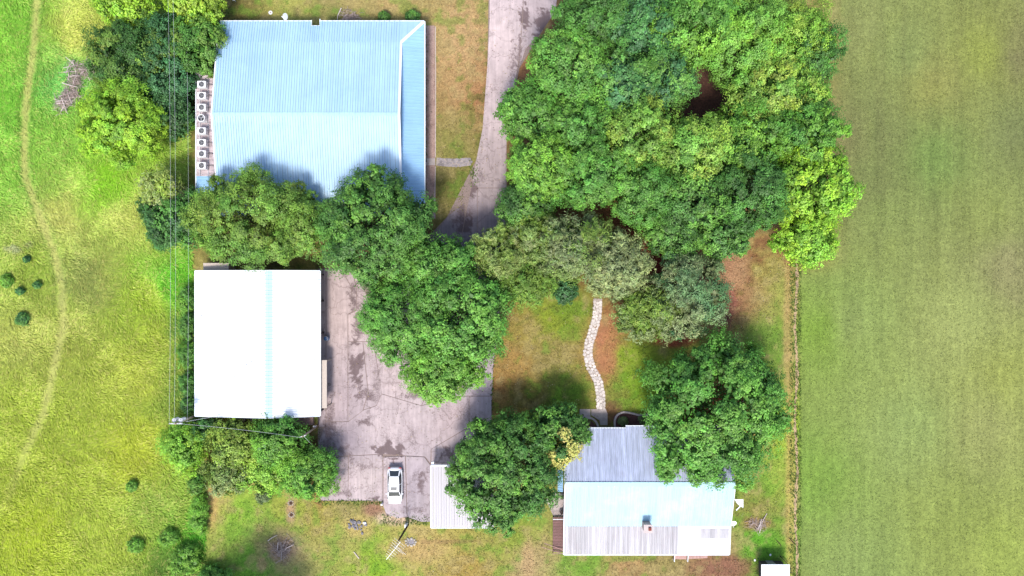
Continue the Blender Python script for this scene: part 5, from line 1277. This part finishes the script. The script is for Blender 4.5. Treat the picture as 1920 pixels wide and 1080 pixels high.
tree(322,215,36,42,5,.5,'deep','dark','fine','low dark green bush between the lime tree and the air conditioners', cat='bush', leaf=.24)
tree(350,228,14,18,3,.2,'bright','leafy','round','small fresh green bush right below the wires near the air conditioners', cat='bush')
tree(325,405,56,62,5.6,.6,'deep','mid','round','dark tree with creamy yellow shoots along its upper left edge', accent=(-14,-44,40,PAL['palegr']), leaf=.28)
tree(308,352,38,30,6,2,'ylw','palegr','willow','creamy yellow-green flowering tree top left of the dark tree by the wires', leaf=.3)
GH = 'trees and bushes below the white roof'
tree(352,832,38,44,4,.1,'bright','lime','spiky','fresh green bush under the transformer pole', cat='bush', group=GH)
tree(385,805,26,20,4,.2,'deep','mid','round','dark bush at the bottom left corner of the white roof', cat='bush', group=GH)
tree(440,830,48,44,6,.8,'olive','ylw','fine','olive yellowish tree directly below the white roof', group=GH, leaf=.24)
tree(430,885,44,36,4,.2,'olive','grey','fine','thin grey-olive bush at the bottom left of the hedge', cat='bush', group=GH, leaf=.24)
tree(520,825,46,46,7,1,'mid','bright','round','dark green tree reaching over the bottom edge of the white roof', group=GH, leaf=.26)
tree(500,880,54,36,3.5,.2,'bright','ylw','fine','light green bush in the middle of the hedge below the white roof', cat='bush', group=GH, leaf=.24)
tree(580,885,58,46,5.5,.3,'mid','bright','fine','dark green rounded bush overhanging the bottom left of the yard', cat='bush', group=GH, leaf=.24)
tree(495,930,14,10,1.6,.05,'grey','deep','willow','small grey-green shrub on the lawn below the hedge', cat='shrub', leaf=.22)
# small bushes
GF = 'dark small bushes in the long grass'
for (px, py, rp, lb) in [(42,598,12,'largest dark green bush in the long grass at the left edge'),(70,534,6,'small dark bush nearest the track in the left field'),(50,486,5,'small dark bush above the others near the left edge'),(38,546,6,'dull bush between the larger dark bushes at the left edge'),(13,527,11,'light green bush cut by the left edge of the photo')]:
    tree(px, py, rp, rp, .9, .02, 'blueg' if 'dark' in lb else 'bright', 'leafy', 'willow', lb, cat='bush', group=GF, leaf=.2, name='field_bush')
GB = 'bushes along the left field border'
for i, (px, py, rx_, ry_, p1, p2, lb) in enumerate([(352,560,12,26,'mid','bright','bright green bush at the left wall of the white building near its top'),(354,610,11,24,'dark','leafy','dark green bush at the left wall of the white building, upper middle'),(352,665,13,28,'mid','bright','light green bush at the left wall of the white building, middle'),(354,718,11,26,'dark','mid','dark bush at the left wall of the white building, lower middle'),(354,758,11,18,'deep','mid','darkest bush at the left wall near the bottom corner of the white roof'),
     (350,1050,26,24,'leafy','bright','dark green bush in the bottom left corner of the lawn'),(255,1022,14,12,'leafy','bright','small leafy bush in the long grass near the bottom edge'),(318,1008,20,12,'leafy','bright','green bush in the long grass left of the lawn border'),(405,1080,34,12,'mid','leafy','dark bush cut by the bottom edge at the lawn corner'),(370,905,10,26,'mid','olive','narrow bush at the upper end of the lawn border'),(248,912,8,9,'leafy','bright','small round bush in the middle of the lower left field'),(375,965,8,40,'bright','leafy','narrow bright green bush strip along the lawn border')]):
    tree(px, py, rx_, ry_, 1.0 if 'long grass' in lb or 'field' in lb else 2.0, .02, p1, p2, 'willow', lb, cat='bush', group=GB, leaf=.22)
for (px, py, lb) in ((720,33,'small green shrub left of the pair at the top eave of the blue roof'),(773,32,'larger green shrub near the top right corner of the blue roof')):
    tree(px, py, 10 if px < 750 else 13, 9, 1.3, .05, 'dark','leafy','round', lb, cat='shrub', group='shrubs above the blue roof', leaf=.2)
for (px, py, rp, lb) in [(1168,790,8,'grey-green plant in the dark bed beside the kerb'),(1204,787,7,'dark leafy plant in the bed at the right end of the kerb')]:
    tree(px, py, rp, rp, .9, .05, 'grey','deep','willow', lb, cat='plant', name='bed_plant', leaf=.18)
# trees beyond the bottom edge whose shade falls on the lawn
tree(425,1245,105,70,15,6,'mid','leafy','round','tree just beyond the bottom edge that shades the lower left lawn', dens=.8)

# ------------------------------------------------------------------ long grass in the left field
def long_grass():
    rng = np.random.default_rng(77); n = 150000
    px = rng.uniform(-110,386,n); py = rng.uniform(-70,1150,n)
    keep = in_field(px, py) > .5
    # keep off the buildings and out of the track
    for (a,b,c,d) in ((366,490,640,800),(364,110,640,420)): keep &= ~((px>a)&(px<c)&(py>b)&(py<d))
    d = line_d(px, py, TRACK); keep &= (d > 8+3*rng.random(n)) | (rng.random(n) < .10) | (py > 880)
    px, py = px[keep], py[keep]; n = len(px)
    base = field_color(px, py)
    x = (px-960)*G; y = (540-py)*G
    a = (fbm(px/70,py/70,41)-.5)*7 + (fbm(px/14,py/14,43)-.5)*2.5 - .9
    a += rng.normal(scale=.42,size=n)
    L = rng.uniform(.25,.65,n); w_ = rng.uniform(.02,.045,n); h = rng.uniform(.07,.22,n)*(0.6+.8*fbm(px/25,py/25,44))
    dx, dy = np.cos(a), np.sin(a); bend = rng.normal(scale=.16,size=n)
    V = np.empty((n,8,3))
    for j, (t, hh, ww) in enumerate(((0,.0,.55),(.4,.8,1.0),(.75,1.0,.8),(1.05,.72,.12))):
        cx = x+dx*L*t-dy*bend*t*t; cy = y+dy*L*t+dx*bend*t*t; cz = .01+h*hh
        V[:,2*j,0] = cx-dy*w_*ww; V[:,2*j,1] = cy+dx*w_*ww; V[:,2*j,2] = cz; V[:,2*j+1,0] = cx+dy*w_*ww; V[:,2*j+1,1] = cy-dx*w_*ww; V[:,2*j+1,2] = cz-.02
    i = np.arange(n)[:,None]*8; F = np.concatenate([i+np.array([[2*j,2*j+1,2*j+3,2*j+2]]) for j in range(3)],1).reshape(-1,4)
    c = base*rng.uniform(.85,1.35,(n,1)); straw = rng.random(n) < .18; c[straw] = c[straw]*.5+np.array(rgb(225,215,120))*.5
    me = mesh_leaves('long_grass', V.reshape(-1,3), F, np.repeat(np.clip(c*1.27*np.array([1.03,1.0,1.15]),.01,.85),8,axis=0))
    o = link_mesh('long_grass', me, M['grass']); tag(o, 'long yellow-green windswept grass covering the left field', 'grass', kind='stuff')
long_grass()
def tufts(name, boxes, n, hgt, label, seed, wd=(.03,.07), colf=None):
    rng = np.random.default_rng(seed); P = []
    ar = np.array([(b[2]-b[0])*(b[3]-b[1]) for b in boxes], float); ch = rng.choice(len(boxes), n, p=ar/ar.sum()); bb = np.array(boxes, float)[ch]
    px = rng.uniform(bb[:,0], bb[:,2]); py = rng.uniform(bb[:,1], bb[:,3]); k = fbm(px/12,py/12,seed) > rng.uniform(.25,.6,n); px, py = px[k], py[k]; n = len(px)
    c = (colf or ground_color)(px, py)*rng.uniform(.8,1.5,(n,1)); x = (px-960)*G; y = (540-py)*G
    a = rng.uniform(0,6.28,n); l = rng.uniform(.06,.2,n); w_ = rng.uniform(*wd,n); h = hgt*rng.uniform(.4,1.2,n); dx, dy = np.cos(a), np.sin(a)
    V = np.empty((n,4,3)); 
    for j,(t,s,z) in enumerate(((0,-1,0),(0,1,0),(1,.5,1),(1,-.5,1))): V[:,j,0] = x+dx*l*t-dy*w_*s; V[:,j,1] = y+dy*l*t+dx*w_*s; V[:,j,2] = .005+h*z
    o = link_mesh(name, mesh_leaves(name, V.reshape(-1,3), np.arange(4*n).reshape(n,4), np.repeat(np.clip(c,.01,.8),4,axis=0)), M['grass']); tag(o, label, 'grass', kind='stuff')
tufts('lawn_grass', [(388,940,600,1100),(600,945,716,1100),(716,992,1030,1100),(1030,1045,1425,1100),(1372,790,1484,1100),(925,570,1120,770),(1135,600,1215,770),(420,-40,915,38),(820,38,905,296),(820,315,870,400),(1350,470,1486,660)], 34000, .09, 'short patchy lawn grass round the house and below the yard', 51)
tufts('field_grass', [(1502,480,2000,1110),(1570,-40,2000,480)], 42000, .07, 'short mown grass of the striped field on the right', 52)
tufts('yard_weeds', [(594,936,720,946),(716,966,806,984),(921,560,926,770),(796,48,800,400),(588,800,600,930),(880,300,897,350),(1480,470,1502,1090)], 5200, .2, 'weeds along the yard and bed edges', 53, colf=lambda X, Y: np.tile(np.array(rgb(110,135,60)),(len(X),1)))

def litter():
    rng = np.random.default_rng(91); n = 5200
    boxes = [(930,560,1210,780,1.0),(596,640,925,980,1.2),(890,0,985,360,.7),(800,0,915,400,.6),(390,930,1485,1078,1.6),(1340,460,1480,700,.8)]
    wt = np.array([b[4] for b in boxes]); ch = rng.choice(len(boxes), n, p=wt/wt.sum()); b = np.array(boxes)[ch]
    px = rng.uniform(b[:,0], b[:,2]); py = rng.uniform(b[:,1], b[:,3]); keep = fbm(px/20,py/20,61) > rng.uniform(.35,.62,n)
    keep &= ~((px>800)&(px<910)&(py>870)&(py<995)) & ~((px>1050)&(px<1375)&(py>795)&(py<1045)) & ~((px>725)&(px<757)&(py>872)&(py<948)) & ~((px>810)&(px<925)&(py>980)&(py<1000))
    px, py = px[keep], py[keep]; n = len(px)
    P = np.stack([(px-960)*G, (540-py)*G, rng.uniform(.095,.12,n)], 1)
    tints = np.array([rgb(150,110,70), rgb(205,180,110), rgb(110,80,62), rgb(225,205,170), rgb(90,110,50)])
    V, F, C = leaf_cloud(rng, P, rng.normal(size=(n,3))*.25+np.array([0,0,1.]), .13, .08, tints[rng.integers(0,5,n)]*rng.uniform(.7,1.1,(n,1)))
    tag(link_mesh('fallen_leaves', mesh_leaves('fallen_leaves', V, F, C), M['leaf']), 'fallen leaves scattered over the lawns and paving', 'leaf litter', kind='stuff')
litter()
